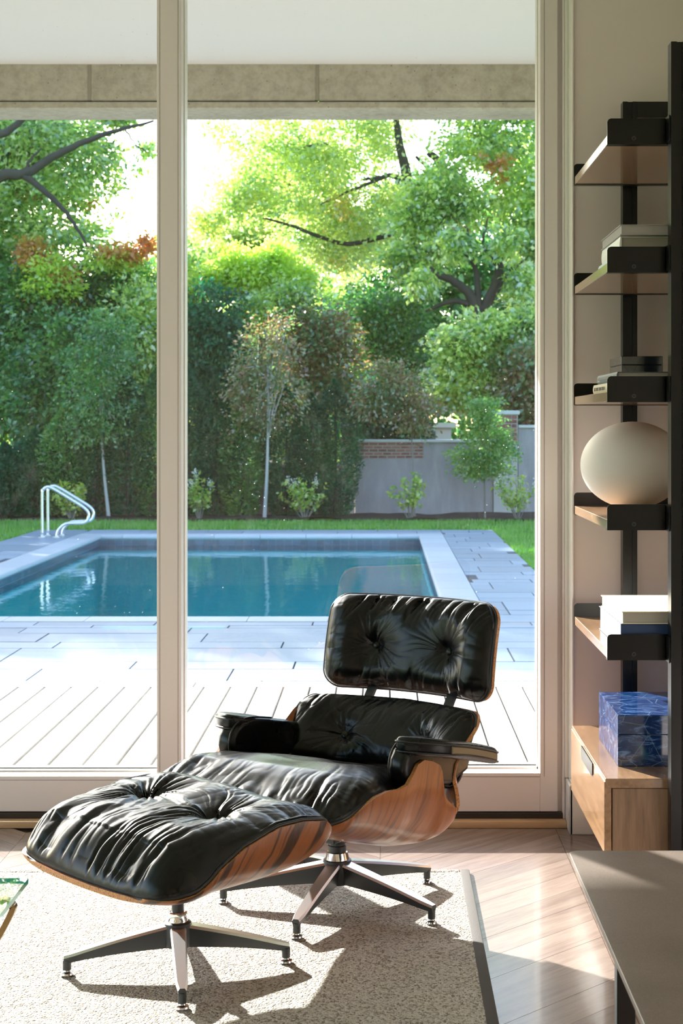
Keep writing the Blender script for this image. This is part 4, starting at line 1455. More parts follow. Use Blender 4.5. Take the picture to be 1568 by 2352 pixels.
def cushion(name, B, W, Hh, r, T, w, parent, buttons, seed, gather, nu=220, nv=180, lift=0.002, inset=0.006, lump=0.006, bw=(0.04, 0.11), bd=(0.028, 0.022), fold=0.006, extra=None, up=0.0):
    W, Hh = W - inset, Hh - inset
    s, t = domain(W, Hh, r, nu, nv)
    P = B(s, t); N = normals(B, s, t)
    if up:
        N = N * (1 - up) + np.array([0, -0.12, 1.0]) * up
        N /= np.linalg.norm(N, axis=-1)[..., None]
    d = sdf(s, t, W, Hh, r)
    q = np.minimum(d / w, 1)
    f = np.sqrt(np.maximum(0, 1 - (1 - q) ** 2))
    T = T(s, t) if callable(T) else T
    h = T * f
    if extra is not None:
        h = h + extra(s, t, d)
    h = h + lump * (noise2(s * 9 + seed, t * 9, seed) - 0.5) * q
    # folds that run in from each edge
    wx = 0.030 * (noise2(s * 7, t * 7, seed + 3) - .5) + 0.010 * (noise2(s * 22, t * 22, seed + 4) - .5)
    for (edge, amp, freq, reach, slant) in gather:
        if edge in 'NS':
            dist = (Hh - t) if edge == 'N' else (t + Hh)
            e = s + wx + slant * dist
        else:
            dist = (W - s) if edge == 'E' else (s + W)
            e = t + wx + slant * dist
        win = np.clip(dist / 0.02, 0, 1) * np.exp(-(dist / reach) ** 2)
        wob = noise2(e * freq, dist * 5.0, seed + 11)
        wob2 = noise2(e * freq * 2.1 + 3.3, dist * 9.0, seed + 12)
        mask = np.clip(2.2 * noise2(e * 11 + 5, dist * 4, seed + 13) - 0.45, 0, 1)
        h = h - amp * win * (ridge(wob) * 1.0 + 0.45 * ridge(wob2)) * (0.35 + 0.65 * mask)
    for k, (bs, bt) in enumerate(buttons):
        dx, dy = s - bs, t - bt
        rr = np.sqrt(dx * dx + dy * dy)
        th = np.arctan2(dy, dx)
        h = h - bd[0] * np.exp(-(rr / bw[0]) ** 2) - bd[1] * np.exp(-(rr / bw[1]) ** 2)
        sw = th + 0.5 * (noise2(dx * 12, dy * 12, seed + 20 + k) - .5)
        ang = noise2(np.cos(sw) * 3.4 + 9, np.sin(sw) * 3.4 + rr * 3.0, seed + 30 + k)
        ang2 = noise2(np.cos(sw) * 7.5 + 9, np.sin(sw) * 7.5 + rr * 6.0, seed + 40 + k)
        win = np.clip(rr / 0.022, 0, 1) * np.exp(-(rr / 0.115) ** 2)
        h = h - fold * win * (ridge(ang) + 0.7 * ridge(ang2)) * q
    h = np.maximum(h, np.minimum(0.014, T * f))
    top = P + N * (lift + h)[..., None]
    back = P + N * (lift * 0.3)
    o = slab(name, top, back, (M['leather'], M['leather']), parent)
    # piping along the rim
    j_i = border_idx(nu, nv)
    path = np.array([top[j, i] for j, i in j_i])
    nn = np.array([N[j, i] for j, i in j_i])
    keep = [0]
    for k in range(1, len(path)):
        if np.linalg.norm(path[k] - path[keep[-1]]) > 0.007:
            keep.append(k)
    pth = path[keep] + nn[keep] * 0.004
    tube('piping', pth, 0.0042, M['piping'], o, 6, closed=True)
    for k, (bs, bt) in enumerate(buttons):
        S0 = np.array([[bs]]); T0 = np.array([[bt]])
        j = np.unravel_index(np.argmin((s - bs) ** 2 + (t - bt) ** 2), s.shape)
        c = top[j]; nrm = N[j]
        bm = bmesh.new()
        lathe(bm, [(0.0005, 0.0065), (0.006, 0.006), (0.0105, 0.0035), (0.0115, 0.0), (0.0105, -0.004)], 16)
        bmesh.ops.rotate(bm, verts=bm.verts, cent=(0, 0, 0), matrix=Vector((0, 0, 1)).rotation_difference(Vector(nrm)).to_matrix())
        bmesh.ops.translate(bm, verts=bm.verts, vec=Vector(c) + Vector(nrm) * 0.001)
        bm_obj('button', bm, M['leather'], o, smooth=True)
    return o


def itp(y, xs, zs):
    return np.interp(y, xs, zs)


def smooth_itp(xs, zs, n=400, k=9):
    gx = np.linspace(xs[0], xs[-1], n)
    gz = np.interp(gx, xs, zs)
    pad = np.pad(gz, k, mode='edge')
    ker = np.hanning(2 * k + 1); ker /= ker.sum()
    gz = np.convolve(pad, ker, 'valid')
    return lambda y: np.interp(y, gx, gz)


def stay_strip(name, pts, width, th, m, parent, xdir=(1, 0, 0)):
    """a flat metal bar of given width along pts"""
    V = []; F = []
    c = catmull(pts, 6)
    xd = Vector(xdir)
    for i, p in enumerate(c):
        tdir = (c[min(i + 1, len(c) - 1)] - c[max(i - 1, 0)]).normalized()
        nd = xd.cross(tdir).normalized()
        for a, b in ((-1, -1), (1, -1), (1, 1), (-1, 1)):
            V.append(p + xd * (a * width / 2) + nd * (b * th / 2))
    for i in range(len(c) - 1):
        for k in range(4):
            F.append((i * 4 + k, i * 4 + (k + 1) % 4, i * 4 + 4 + (k + 1) % 4, i * 4 + 4 + k))
    F += [(0, 3, 2, 1), tuple((len(c) - 1) * 4 + k for k in range(4))]
    return mesh_obj(name, V, F, m, parent)


def star_leg(parent, ang, R, hub_z, hub_d, tip_z, w0, w1):
    """one arm of a cast star base: polished top face, dark sides, foot stem and glide"""
    bm = bmesh.new()
    r0, r1 = 0.018, R + 0.008
    n = 10
    sec = []
    for i in range(n + 1):
        t = i / n
        r = r0 + (r1 - r0) * t
        zt_ = hub_z + (tip_z - hub_z) * (0.12 * math.sin(t * PI) * -0.35 + t)
        dep = hub_d * (1 - t) ** 1.1 + 0.020 * t
        w = (w0 + (w1 - w0) * t) / 2
        if i == n:
            w *= 0.72
        ch = 0.004
        pts = [(-w * .62, zt_ - dep), (-w, zt_ - ch * 1.6), (-w + ch, zt_), (w - ch, zt_), (w, zt_ - ch * 1.6), (w * .62, zt_ - dep)]
        sec.append([bm.verts.new((r, a, z)) for a, z in pts])
    for a, b in zip(sec, sec[1:]):
        for k in range(6):
            f = bm.faces.new((a[k], a[(k + 1) % 6], b[(k + 1) % 6], b[k]))
            f.material_index = 1 if k in (1, 2, 3) else 0
    bm.faces.new(sec[0][::-1]); bm.faces.new(sec[-1])
    lathe(bm, [(0.0105, 0.014), (0.0105, tip_z - 0.012)], 14, (R, 0, 0))
    o = bm_obj('base_leg', bm, (M['black_alu'], M['alu']), parent, smooth=True)
    o.rotation_euler = (0, 0, ang)
    bm = bmesh.new()
    lathe(bm, [(0.0155, 0.0), (0.017, 0.003), (0.016, 0.007), (0.009, 0.010), (0.007, 0.016)], 16, (R, 0, 0))
    bm_obj('glide', bm, M['chrome'], o, smooth=True)
    return o


RUGZ = 0.012
# ------------------------------------------------------------------ rug
RG = empty('rug', (0, 0, 0), label='flecked beige woven rug with dark bound edge under the armchair', cat='rug')
bm = bmesh.new()
nx, ny = 130, 140
X, Y_ = np.meshgrid(np.linspace(-2.6, 0.240, nx), np.linspace(1.6, 4.81, ny))
Zr = RUGZ - 0.0012 * (noise2(X * 60, Y_ * 60, 1)) - 0.0008 * noise2(X * 25, Y_ * 25, 2)
V = np.stack([X, Y_, Zr], -1).reshape(-1, 3)
F = [(j * nx + i, j * nx + i + 1, (j + 1) * nx + i + 1, (j + 1) * nx + i) for j in range(ny - 1) for i in range(nx - 1)]
bm.free()
mesh_obj('weave', V, F, M['rug'], RG, smooth=True)
box('backing', -2.6, 0.246, 1.6, 4.815, 0.0006, RUGZ - 0.003, M['rug_edge'], RG)
box('bound_edge', 0.238, 0.268, 1.6, 4.84, 0.0006, RUGZ + 0.0005, M['rug_edge'], RG, bev=0.004, seg=2)
box('bound_edge', -2.6, 0.238, 4.808, 4.84, 0.0006, RUGZ + 0.0005, M['rug'], RG, bev=0.004, seg=2)

# ------------------------------------------------------------------ lounge chair
CH = empty('lounge_chair', (-0.13, 4.503, RUGZ), -math.radians(33), label='black tufted leather lounge armchair with rosewood shells on a five-legged base', cat='armchair')
# star base (the legs' directions are measured in the room, so undo the chair's own turn)
for k in range(5):
    star_leg(CH, math.radians(36.3 + 72 * k + 33), 0.3265, 0.122, 0.062, 0.052, 0.046, 0.031)
bm = bmesh.new()
lathe(bm, [(0.040, 0.058), (0.044, 0.10), (0.040, 0.124), (0.030, 0.128)], 28)
bm_obj('base_hub', bm, M['black_alu'], CH, smooth=True)
bm = bmesh.new()
lathe(bm, [(0.037, 0.118), (0.034, 0.128), (0.030, 0.146), (0.027, 0.148)], 28)
bm_obj('collar', bm, M['chrome'], CH, smooth=True)
bm = bmesh.new()
lathe(bm, [(0.0265, 0.140), (0.0265, 0.165), (0.024, 0.167), (0.024, 0.172), (0.031, 0.176), (0.031, 0.215)], 28)
bm_obj('column', bm, M['black_alu'], CH, smooth=True)
bm = bmesh.new()
bx(bm, -0.06, 0.06, -0.10, 0.03, 0.196, 0.214, 0.004)
bm_obj('mounting_plate', bm, M['black_alu'], CH)
bm = bmesh.new()
prism(bm, [(0.02, 0.19), (0.02, 0.206), (0.12, 0.205), (0.155, 0.203), (0.155, 0.197), (0.12, 0.197), (0.07, 0.186)], 1, -0.012, 0.012, 0.003)
lathe(bm, [(0.006, 0.186), (0.006, 0.198)], 10, (0.148, 0, 0))
o = bm_obj('tilt_lever', bm, M['black_alu'], CH, smooth=True)
o.rotation_euler = (0, 0, math.radians(33))

# seat shell: a bent sheet whose sides turn up, ending in ears that carry the arms
SE_y = [-0.50, -0.474, -0.417, -0.362, -0.307, -0.248, -0.191, -0.152, -0.123, -0.099, -0.067, -0.021, 0.018, 0.030, 0.037, 0.046, 0.068, 0.109, 0.131, 0.136]
SE_z = [0.352, 0.360, 0.374, 0.393, 0.407, 0.410, 0.404, 0.408, 0.430, 0.454, 0.460, 0.448, 0.430, 0.409, 0.367, 0.336, 0.318, 0.293, 0.259, 0.240]
SB_y = [-0.50, -0.445, -0.362, -0.263, -0.152, -0.037, 0.028, 0.085, 0.118, 0.136]
SB_z = [0.343, 0.324, 0.293, 0.261, 0.226, 0.193, 0.183, 0.188, 0.208, 0.235]
f_e = smooth_itp(SE_y, SE_z, 900, 3)
f_b = smooth_itp(SB_y, SB_z, 400, 9)
SC = -0.182      # middle of the seat in y
SW, SH = 0.335, 0.318


def seat_r(t):
    return np.where(t < 0, 0.105, 0.045)


def B_seat(s, t):
    t = np.asarray(t, float)
    y = SC + t - 0.02 * (1 - (s / SW) ** 2) * np.clip(-t / SH, 0, 1) ** 2
    tc = np.clip(t, -SH, SH)
    qv = np.clip(np.abs(s) / xm(tc, SW, SH, seat_r(tc)), 0, 1)
    g = 1 - np.maximum(0, 1 - qv ** 6.0) ** 0.50
    zb, ze = f_b(SC + t), f_e(SC + t)
    return np.stack([s + 0 * t, y + 0 * s, zb + (ze - zb) * g], -1)


def seat_shell():
    nu, nv = 90, 120
    t = np.linspace(-SH, SH, nv)[:, None] * np.ones((1, nu))
    a = np.sin(np.linspace(-1, 1, nu) * PI / 2)
    a = np.sign(a) * np.abs(a) ** 0.8
    s = a[None, :] * xm(t, SW, SH, seat_r(t))
    P = B_seat(s, t)
    qv = np.abs(a)[None, :] * np.ones((nv, 1))
    inn = np.zeros_like(P)
    inn[..., 0] = -np.sign(s) * qv ** 4
    inn[..., 2] = 1 - qv ** 4
    inn /= np.linalg.norm(inn, axis=-1)[..., None]
    return slab('seat_shell', P + inn * 0.011, P, (M['rosewood'], M['ply']), CH)


seat_shell()
f_c = smooth_itp([-0.52, -0.47, -0.42, -0.36, -0.30, -0.2, -0.1, 0.0, 0.12], [0.345, 0.358, 0.372, 0.386, 0.394, 0.390, 0.370, 0.346, 0.320], 400, 8)


def B_seatc(s, t):
    y = -0.205 + t - 0.02 * (1 - (s / SW) ** 2) * np.clip(-t / 0.29, 0, 1) ** 2
    e = f_c(-0.205 + t)
    k = np.clip((t - 0.205 + 0.26) / 0.12, 0, 1)
    s = s * (1 - 0.10 * k * k * (3 - 2 * k))
    return np.stack([s + 0 * t, y + 0 * s, e + 0 * s], -1)


cushion('seat_cushion', B_seatc, 0.326, 0.296, 0.10, 0.058, 0.085, CH, [], 3,
        [('S', 0.020, 27, 0.17, 0.25), ('E', 0.008, 24, 0.07, 0.2), ('W', 0.008, 24, 0.08, -0.2), ('N', .006, 20, .1, 0)], lump=0.012, inset=0.0, up=0.6)

# back shell and cushion
BW, BH = 0.325, 0.150
BK_z = [0.255, 0.30, 0.34, 0.38, 0.42, 0.46, 0.50, 0.528]
BK_y = [0.160, 0.205, 0.237, 0.264, 0.289, 0.315, 0.344, 0.366]
BK_c = [0.30, 0.70, 1.10, 1.55, 1.65, 1.30, 0.98, 0.88]
bk_y = smooth_itp(BK_z, BK_y, 300, 12)
bk_c = smooth_itp(BK_z, BK_c, 300, 12)


def back_r(t):
    return np.where(t < 0, 0.11, 0.040)


def B_back(s, t):
    z = 0.3915 + np.asarray(t, float) * 0.91
    return np.stack([s * 0.985 + 0 * z, bk_y(z) - 0.50 * s * s - np.maximum(0, bk_c(z) - 0.50) * BW * BW * (np.abs(s) / BW) ** 7, z + 0 * s], -1)


def B_backc(s, t):
    z = 0.431 + np.asarray(t, float) * 0.91
    return np.stack([s * 0.985 + 0 * z, bk_y(z) - 0.88 * s * s, z + 0 * s], -1)


shell('back_shell', B_back, BW, BH, 0.045, 0.010, CH, 'rosewood')
cushion('back_cushion', B_backc, BW, 0.108, 0.045, 0.060, 0.075, CH, [(-0.150, -0.018), (0.150, -0.018)], 5,
        [('N', 0.018, 26, 0.075, 0.5), ('W', 0.006, 18, 0.05, 0), ('E', 0.006, 18, 0.05, 0), ('S', 0.006, 20, 0.06, 0)], lump=0.010, inset=0.001, fold=0.0035, bd=(0.016, 0.022), bw=(0.028, 0.075))

HW, HH, HR = 0.309, 0.148, 0.058


def B_head(s, t):
    k = (np.asarray(t, float) + HH) / (2 * HH)
    yc = 0.452 + 0.060 * k - 0.010 * np.sin(k * PI)
    zc = 0.540 + 0.288 * k
    return np.stack([s * 0.985 - 0.015 + 0 * k, yc - 0.70 * s * s, zc + 0 * s], -1)


shell('head_shell', B_head, HW, HH, HR, 0.010, CH, 'rosewood')
cushion('head_cushion', B_head, HW, HH, HR, 0.066, 0.075, CH, [(-0.140, -0.012), (0.140, -0.012)], 9,
        [('N', 0.026, 27, 0.060, 0.35), ('S', 0.012, 22, 0.065, -0.3), ('E', 0.006, 18, 0.05, 0), ('W', 0.006, 18, 0.05, 0)], lump=0.008, inset=0.0005, fold=0.003, bd=(0.018, 0.024), bw=(0.026, 0.080))
for sx in (-0.155, 0.135):
    stay_strip('back_brace', [(sx, 0.325, 0.40), (sx, 0.372, 0.48), (sx, 0.408, 0.53), (sx, 0.446, 0.575), (sx, 0.490, 0.66)], 0.030, 0.010, M['black_alu'], CH)
for sx in (-0.12, 0.12):
    stay_strip('seat_connector', [(sx, 0.02, 0.205), (sx, 0.10, 0.222), (sx, 0.17, 0.262), (sx, 0.235, 0.33)], 0.035, 0.008, M['black_alu'], CH)


def armrest(sg):
    bm = bmesh.new()
    zt = lambda y: 0.508 - 0.20 * y - 0.25 * y * y
    out = catmull([(0.270, -0.105, 0), (0.284, -0.130, 0), (0.315, -0.132, 0), (0.365, -0.100, 0), (0.400, -0.040, 0), (0.404, 0.08, 0), (0.402, 0.205, 0), (0.390, 0.240, 0), (0.355, 0.249, 0), (0.290, 0.246, 0), (0.270, 0.225, 0)], 4)
    n0 = len(bm.verts)
    prism(bm, [(p.x, p.y) for p in out], 2, -0.043, 0.002, 0.014, 3)
    for v in bm.verts:
        v.co.z += zt(v.co.y) - 0.004 + 0.005 * (1 - ((v.co.x - 0.334) / 0.07) ** 2) * (1 if v.co.z > -0.02 else 0)
        v.co.x *= sg
    cheek = [(-0.140, 0.410), (-0.151, 0.440), (-0.148, 0.470), (-0.128, 0.496), (-0.095, 0.510), (-0.04, 0.510), (0.05, 0.494), (0.14, 0.474), (0.20, 0.448), (0.214, 0.415), (0.195, 0.380), (0.095, 0.355), (-0.02, 0.378), (-0.09, 0.394), (-0.125, 0.402)]
    prism(bm, cheek, 0, 0.266 * sg, 0.325 * sg, 0.020, 3)
    o = bm_obj('armrest', bm, M['leather'], CH, smooth=True)
    ys = np.linspace(-0.035, 0.215, 9)
    band = [(y, zt(y) - 0.016) for y in ys] + [(y, zt(y) - 0.036) for y in ys[::-1]]
    bm = bmesh.new()
    prism(bm, band, 0, 0.396 * sg, 0.4062 * sg, 0.002, 1)
    bm_obj('lit_side_band', bm, M['lit_leather'], o, smooth=True, label='leather outer side of the armrest, coloured olive brown as if lit')
    for dz in (-0.0125, -0.039):
        tube('piping', [(p.x * sg + (0.001 if p.x > .33 else -.001) * sg, p.y, zt(p.y) + dz) for p in out[3:]], 0.003, M['piping'], o, 6)
    z2 = [(-0.142, 0.412), (-0.152, 0.440), (-0.149, 0.470), (-0.129, 0.497), (-0.096, 0.511), (-0.04, 0.511), (0.05, 0.495)]
    tube('piping', catmull([(0.274 * sg, y, z) for y, z in z2], 5), 0.003, M['piping'], o, 6)


armrest(1)
armrest(-1)

# ------------------------------------------------------------------ ottoman
OT = empty('ottoman', (-0.516, 3.954, RUGZ), -math.radians(46), label='black tufted leather ottoman with rosewood shell on a four-legged base', cat='ottoman')
for k in range(4):
    star_leg(OT, math.radians(9.5 + 90 * k + 46), 0.274, 0.116, 0.058, 0.050, 0.042, 0.028)
bm = bmesh.new()
lathe(bm, [(0.034, 0.060), (0.037, 0.095), (0.034, 0.118), (0.028, 0.122)], 24)
bm_obj('base_hub', bm, M['black_alu'], OT, smooth=True)
bm = bmesh.new()
lathe(bm, [(0.026, 0.116), (0.026, 0.124), (0.0235, 0.128), (0.0235, 0.143), (0.020, 0.146)], 24)
bm_obj('collar', bm, M['chrome'], OT, smooth=True)
bm = bmesh.new()
lathe(bm, [(0.0155, 0.14), (0.0155, 0.285)], 20)
bm_obj('column', bm, M['black_alu'], OT, smooth=True)
bm = bmesh.new()
bx(bm, -0.09, 0.09, -0.06, 0.06, 0.262, 0.272, 0.003)
bm_obj('mounting_plate', bm, M['black_alu'], OT)

OE_y = [-0.272, -0.237, -0.188, -0.150, -0.124, -0.053, 0.053, 0.136, 0.208, 0.245, 0.262]
OE_z = [0.290, 0.292, 0.300, 0.318, 0.340, 0.378, 0.408, 0.409, 0.397, 0.368, 0.345]
OB_y = [-0.272, -0.24, -0.15, -0.05, 0.05, 0.15, 0.22, 0.262]
OB_z = [0.272, 0.266, 0.256, 0.248, 0.246, 0.255, 0.280, 0.328]
o_e = smooth_itp(OE_y, OE_z, 400, 10)
o_b = smooth_itp(OB_y, OB_z, 400, 12)
OW, OH, OR = 0.335, 0.267, 0.075


def ott_y(s, t):
    return t - 0.005 - 0.028 * (1 - (s / OW) ** 2) * np.clip(-t / OH, 0, 1) ** 2


def B_ott(s, t):
    qv = np.clip(np.abs(s) / xm(np.clip(t, -OH, OH), OW, OH, OR), 0, 1)
    g = 1 - np.maximum(0, 1 - qv ** 5.0) ** 0.50
    zb, ze = o_b(t - 0.005), o_e(t - 0.005)
    return np.stack([s + 0 * t, ott_y(s, t), zb + (ze - zb) * g], -1)


def ott_shell():
    nu, nv = 80, 70
    t = (OH * lin(nv, 0.5))[:, None] * np.ones((1, nu))
    a = np.sin(np.linspace(-1, 1, nu) * PI / 2)
    a = np.sign(a) * np.abs(a) ** 0.8
    s = a[None, :] * xm(t, OW, OH, OR)
    P = B_ott(s, t)
    qv = np.abs(a)[None, :] * np.ones((nv, 1))
    inn = np.zeros_like(P)
    inn[..., 0] = -np.sign(s) * qv ** 4
    inn[..., 2] = 1 - qv ** 4
    inn /= np.linalg.norm(inn, axis=-1)[..., None]
    slab('shell', P + inn * 0.013, P, (M['rosewood_ott'], M['ply']), OT)


ott_shell()


def B_ottc(s, t):
    y = t - 0.005
    e = o_e(y) - (0.020 + 0.022 * np.clip((t + OH) / OH, 0, 1)) * (1 - np.clip(np.abs(s) / OW, 0, 1) ** 2.4)
    return np.stack([s + 0 * t, ott_y(s, t), e], -1)


def T_ott(s, t):
    y = t - 0.005
    top = np.interp(y, [-0.28, -0.20, -0.12, 0.0, 0.15, 0.25], [0.365, 0.398, 0.420, 0.432, 0.430, 0.418])
    e = o_e(y) - (0.020 + 0.022 * np.clip((t + OH) / OH, 0, 1)) * (1 - np.clip(np.abs(s) / OW, 0, 1) ** 2.4)
    return np.maximum(0.030, top + 0.012 - e)


cushion('cushion', B_ottc, OW, OH, OR, T_ott, 0.115, OT, [(-0.145, 0.020), (0.145, 0.020)], 15,
        [('S', 0.018, 25, 0.20, -0.15), ('E', 0.007, 22, 0.08, 0), ('W', 0.009, 22, 0.10, 0), ('N', 0.008, 22, 0.10, 0.2)], lump=0.012, bw=(0.034, 0.10), bd=(0.034, 0.022), fold=0.014, nu=260, nv=230, inset=0.007, up=0.75)

# ------------------------------------------------------------------ wall unit: two black frames, five shelves, a drawer box
WU = empty('shelf_frame', (0.80, 5.24, 0), label='tall black metal uprights of the open wall unit', cat='shelf frame', group=None)
YN0, YN1 = 4.345, 4.395          # near upright
YF0, YF1 = 5.217, 5.265          # far upright
X0, X1 = 0.800, 0.848
XB = 1.045
for (a, b, zt_) in ((YN0, YN1, 2.447), (YF0, YF1, 2.460)):
    bm = bmesh.new()
    # front post as a channel with a slot on the room side
    e = 0.016
    a_, b_ = a - 5.24, b - 5.24
    prism(bm, [(0, a_), (e, a_), (e, a_ + 0.006), (0.048 - e, a_ + 0.006), (0.048 - e, a_), (0.048, a_), (0.048, b_), (0, b_)], 2, 0.0, zt_)
    bm_obj('upright', bm, M['black_steel'], WU)
    box('top_bar', 0.048, XB - 0.80 - 0.03, a_, b_, zt_ - 0.052, zt_, M['black_steel'], WU, bev=0.001)
    box('rear_upright', XB - 0.83, XB - 0.80, a_, b_, 0.0, zt_, M['black_steel'], WU, bev=0.001)

SHELF_Z = [2.174, 1.813, 1.448, 1.087, 0.721]
NAMES = ['topmost', 'second from the top', 'third from the top', 'fourth from the top', 'lowest']
WHAT = ['with nothing on it', 'with three pale books', 'with two books and a dark stone box', 'with the white globe lamp', 'with cream and navy books']
YA, YB = 4.42, 5.185
XS = 0.633
for i, z in enumerate(SHELF_Z):
    sh = empty('wall_shelf', (XS, YA, z), label='%s walnut wall shelf %s' % (NAMES[i], WHAT[i]), cat='shelf', group='walnut shelves of the wall unit')
    box('board', 0.002, XB - XS - 0.004, 0.004, YB - YA - 0.004, 0.002, 0.029, M['walnut'], sh, bev=0.0012)
    for (y0, y1, nm, sgn) in ((-0.016, 0.004, 'near', -1), (YB - YA - 0.004, YB - YA + 0.016, 'far', 1)):
        bm = bmesh.new()
        h = 0.073
        r = 0.010
        xr_ = XB - XS - 0.004
        pts = [(0, 0), (xr_, 0), (xr_, h), (r, h), (r * .3, h - r * .3), (0, h - r)]
        ys = -0.004 if sgn < 0 else YB - YA
        prism(bm, pts, 1, ys - 0.002, ys + 0.002)
        # lip under the board and the strap that meets the upright
        bx(bm, 0.0, xr_, min(ys, ys - sgn * 0.030), max(ys, ys - sgn * 0.030), 0.0, 0.002)
        yu = (YN1 - YA) if sgn < 0 else (YF0 - YA)
        bx(bm, X0 - XS - 0.004, X0 - XS + 0.05, min(ys, yu), max(ys, yu), 0.004, h - 0.004)
        if sgn < 0:
            prism(bm, [(X0 - XS - 0.004, 0.0), (X0 - XS + 0.004, 0.006), (X0 - XS + 0.004, h - 0.006), (X0 - XS - 0.004, h)], 1, YN0 - YA + 0.010, ys)
        b_ = bm_obj('bracket', bm, M['black_steel'], sh)
        bm = bmesh.new()
        lathe(bm, [(0.0030, -0.001), (0.0030, 0.0006), (0.0058, 0.0014), (0.0062, 0.0), (0.0062, -0.001)], 14)
        bmesh.ops.rotate(bm, verts=bm.verts, cent=(0, 0, 0), matrix=Matrix.Rotation(PI / 2 if sgn < 0 else -PI / 2, 3, 'X'))
        bmesh.ops.translate(bm, verts=bm.verts, vec=(0.075, ys + sgn * 0.0022, 0.017))
        bm_obj('screw', bm, M['black_alu'], b_, smooth=True)

# drawer box
CX0 = 0.626
DB = empty('drawer_cabinet', (CX0, YA, 0.175), label='wall hung walnut drawer cabinet under the lapis blue box', cat='cabinet')
D = YB - YA
box('top_panel', 0.002, XB - CX0, -0.005, D + 0.01, 0.185, 0.212, M['walnut'], DB, bev=0.0015)
box('end_panel', 0.022, XB - CX0, -0.002, 0.018, 0.0, 0.1835, M['walnut_v'], DB, bev=0.001)
box('end_panel', 0.022, XB - CX0, D - 0.012, D + 0.008, 0.0, 0.1835, M['walnut_v'], DB, bev=0.001)
box('bottom_panel', 0.024, XB - CX0, 0.018, D - 0.012, 0.0, 0.018, M['walnut'], DB)
dr = box('drawer_front', -0.001, 0.019, -0.003, D + 0.008, 0.0, 0.203, M['walnut'], DB, bev=0.0012)
dr.data.materials[0] = M['walnut']
bm = bmesh.new()
# tab pull bent over the top edge of the drawer
prism(bm, [(D * 0.30, 0.2045), (D * 0.64, 0.2045), (D * 0.64, 0.176), (D * 0.63, 0.168), (D * 0.61, 0.164), (D * 0.33, 0.164), (D * 0.31, 0.168), (D * 0.30, 0.176)], 0, -0.0045, -0.001)
bm_obj('pull_tab', bm, M['black_steel'], dr, label='black tab pull')
cab_top = 0.175 + 0.212


def book(name, x0, x1, y0, y1, z0, h, cover, label, group, parent=None, spine='left', page=None, flat=False, loose=False):
    """a closed book lying flat: two boards, spine, page block"""
    b = empty(name, (x0, y0, z0), label=label, cat='book', group=group)
    w, d, t = x1 - x0, y1 - y0, 0.0028
    box('cover_board', 0, w, 0, d, 0.0003, t, cover, b, bev=0.0006)
    box('cover_board', 0, w, 0, d, h - t, h - 0.0003, cover, b, bev=0.0006)
    if spine == 'left':
        bm = bmesh.new()
        prism(bm, [(0, 0.0004), (-0.0022, h * .25), (-0.003, h * .5), (-0.0022, h * .75), (0, h - 0.0004), (0.003, h - 0.0004), (0.003, 0.0004)], 1, 0, d)
        bm_obj('spine', bm, cover, b)
        box('page_block', 0.004, w - 0.004, 0.004, d - 0.004, t, h - t, page or M['pages'], b)
    else:
        box('spine', w - 0.003, w + 0.0005, 0, d, 0.0004, h - 0.0004, cover, b)
        box('page_block', 0.004, w - 0.003, 0.004, d - 0.004, t, h - t, page or M['pages'], b)
    return b


def spine_text(parent, body, size, y, z, m, h=0.0):
    c = bpy.data.curves.new('lettering', 'FONT')
    c.body = body
    c.size = size
    c.extrude = 0.0002
    c.resolution_u = 2
    c.materials.append(m)
    tmp = bpy.data.objects.new('lettering', c)
    COL.objects.link(tmp)
    me = bpy.data.meshes.new_from_object(tmp.evaluated_get(bpy.context.evaluated_depsgraph_get()))
    bpy.data.objects.remove(tmp)
    o = link('lettering', me, parent)
    # reads along the spine for someone facing it from the room
    o.rotation_euler = (PI / 2, 0, -PI / 2)
    o.location = (-0.0034, y, z)
    return o


pages_white = M['pages']
ST = lambda i: SHELF_Z[i] + 0.0292
# three pale books, second shelf
z = ST(1)
book('book', 0.668, 0.95, 4.455, 4.84, z, 0.030, M['pale_blue_cover'], 'pale blue book at the bottom of the three book stack', 'books on the second shelf', spine='left')
book('book', 0.676, 0.95, 4.45, 4.82, z + 0.0302, 0.047, M['white_cover'], 'thick white book in the middle of the three book stack', 'books on the second shelf')
book('book', 0.672, 0.955, 4.43, 4.82, z + 0.0776, 0.031, M['grey_cover'], 'grey covered book with bare page edges, top of the three book stack', 'books on the second shelf', spine='right', page=M['pages_shaded'])
# two books and stone box, third shelf
z = ST(2)
b1 = book('book', 0.655, 0.95, 4.428, 4.86, z, 0.029, M['linen_cover'], 'cream linen book with dark spine title under the charcoal book', 'books on the third shelf')
b2 = book('book', 0.664, 0.96, 4.428, 4.83, z + 0.0292, 0.028, M['charcoal_cover'], 'charcoal grey book carrying the dark stone box', 'books on the third shelf')
spine_text(b1, 'EIGHT HOMES  CLEMENTS DESIGN  R', 0.0145, 0.405, 0.0095, M['ink_dark'])
spine_text(b2, 'Art Mural', 0.008, 0.385, 0.0165, M['ink_light'])
spine_text(b2, 'Design Vision', 0.008, 0.385, 0.0075, M['ink_light'])
spine_text(b2, 'Ivory', 0.007, 0.075, 0.014, M['ink_light'])


def lidded_box(name, x0, x1, y0, y1, z0, h, split, m, label):
    b = empty(name, ((x0 + x1) / 2, (y0 + y1) / 2, z0), label=label, cat='box')
    w, d = (x1 - x0) / 2, (y1 - y0) / 2
    box('body', -w, w, -d, d, 0, h * split - 0.0006, m, b, bev=0.0012)
    box('lid', -w, w, -d, d, h * split + 0.0006, h, m, b, bev=0.0012)
    box('inner_lip', -w + 0.004, w - 0.004, -d + 0.004, d - 0.004, h * split - 0.004, h * split + 0.004, M['black_steel'], b)
    return b


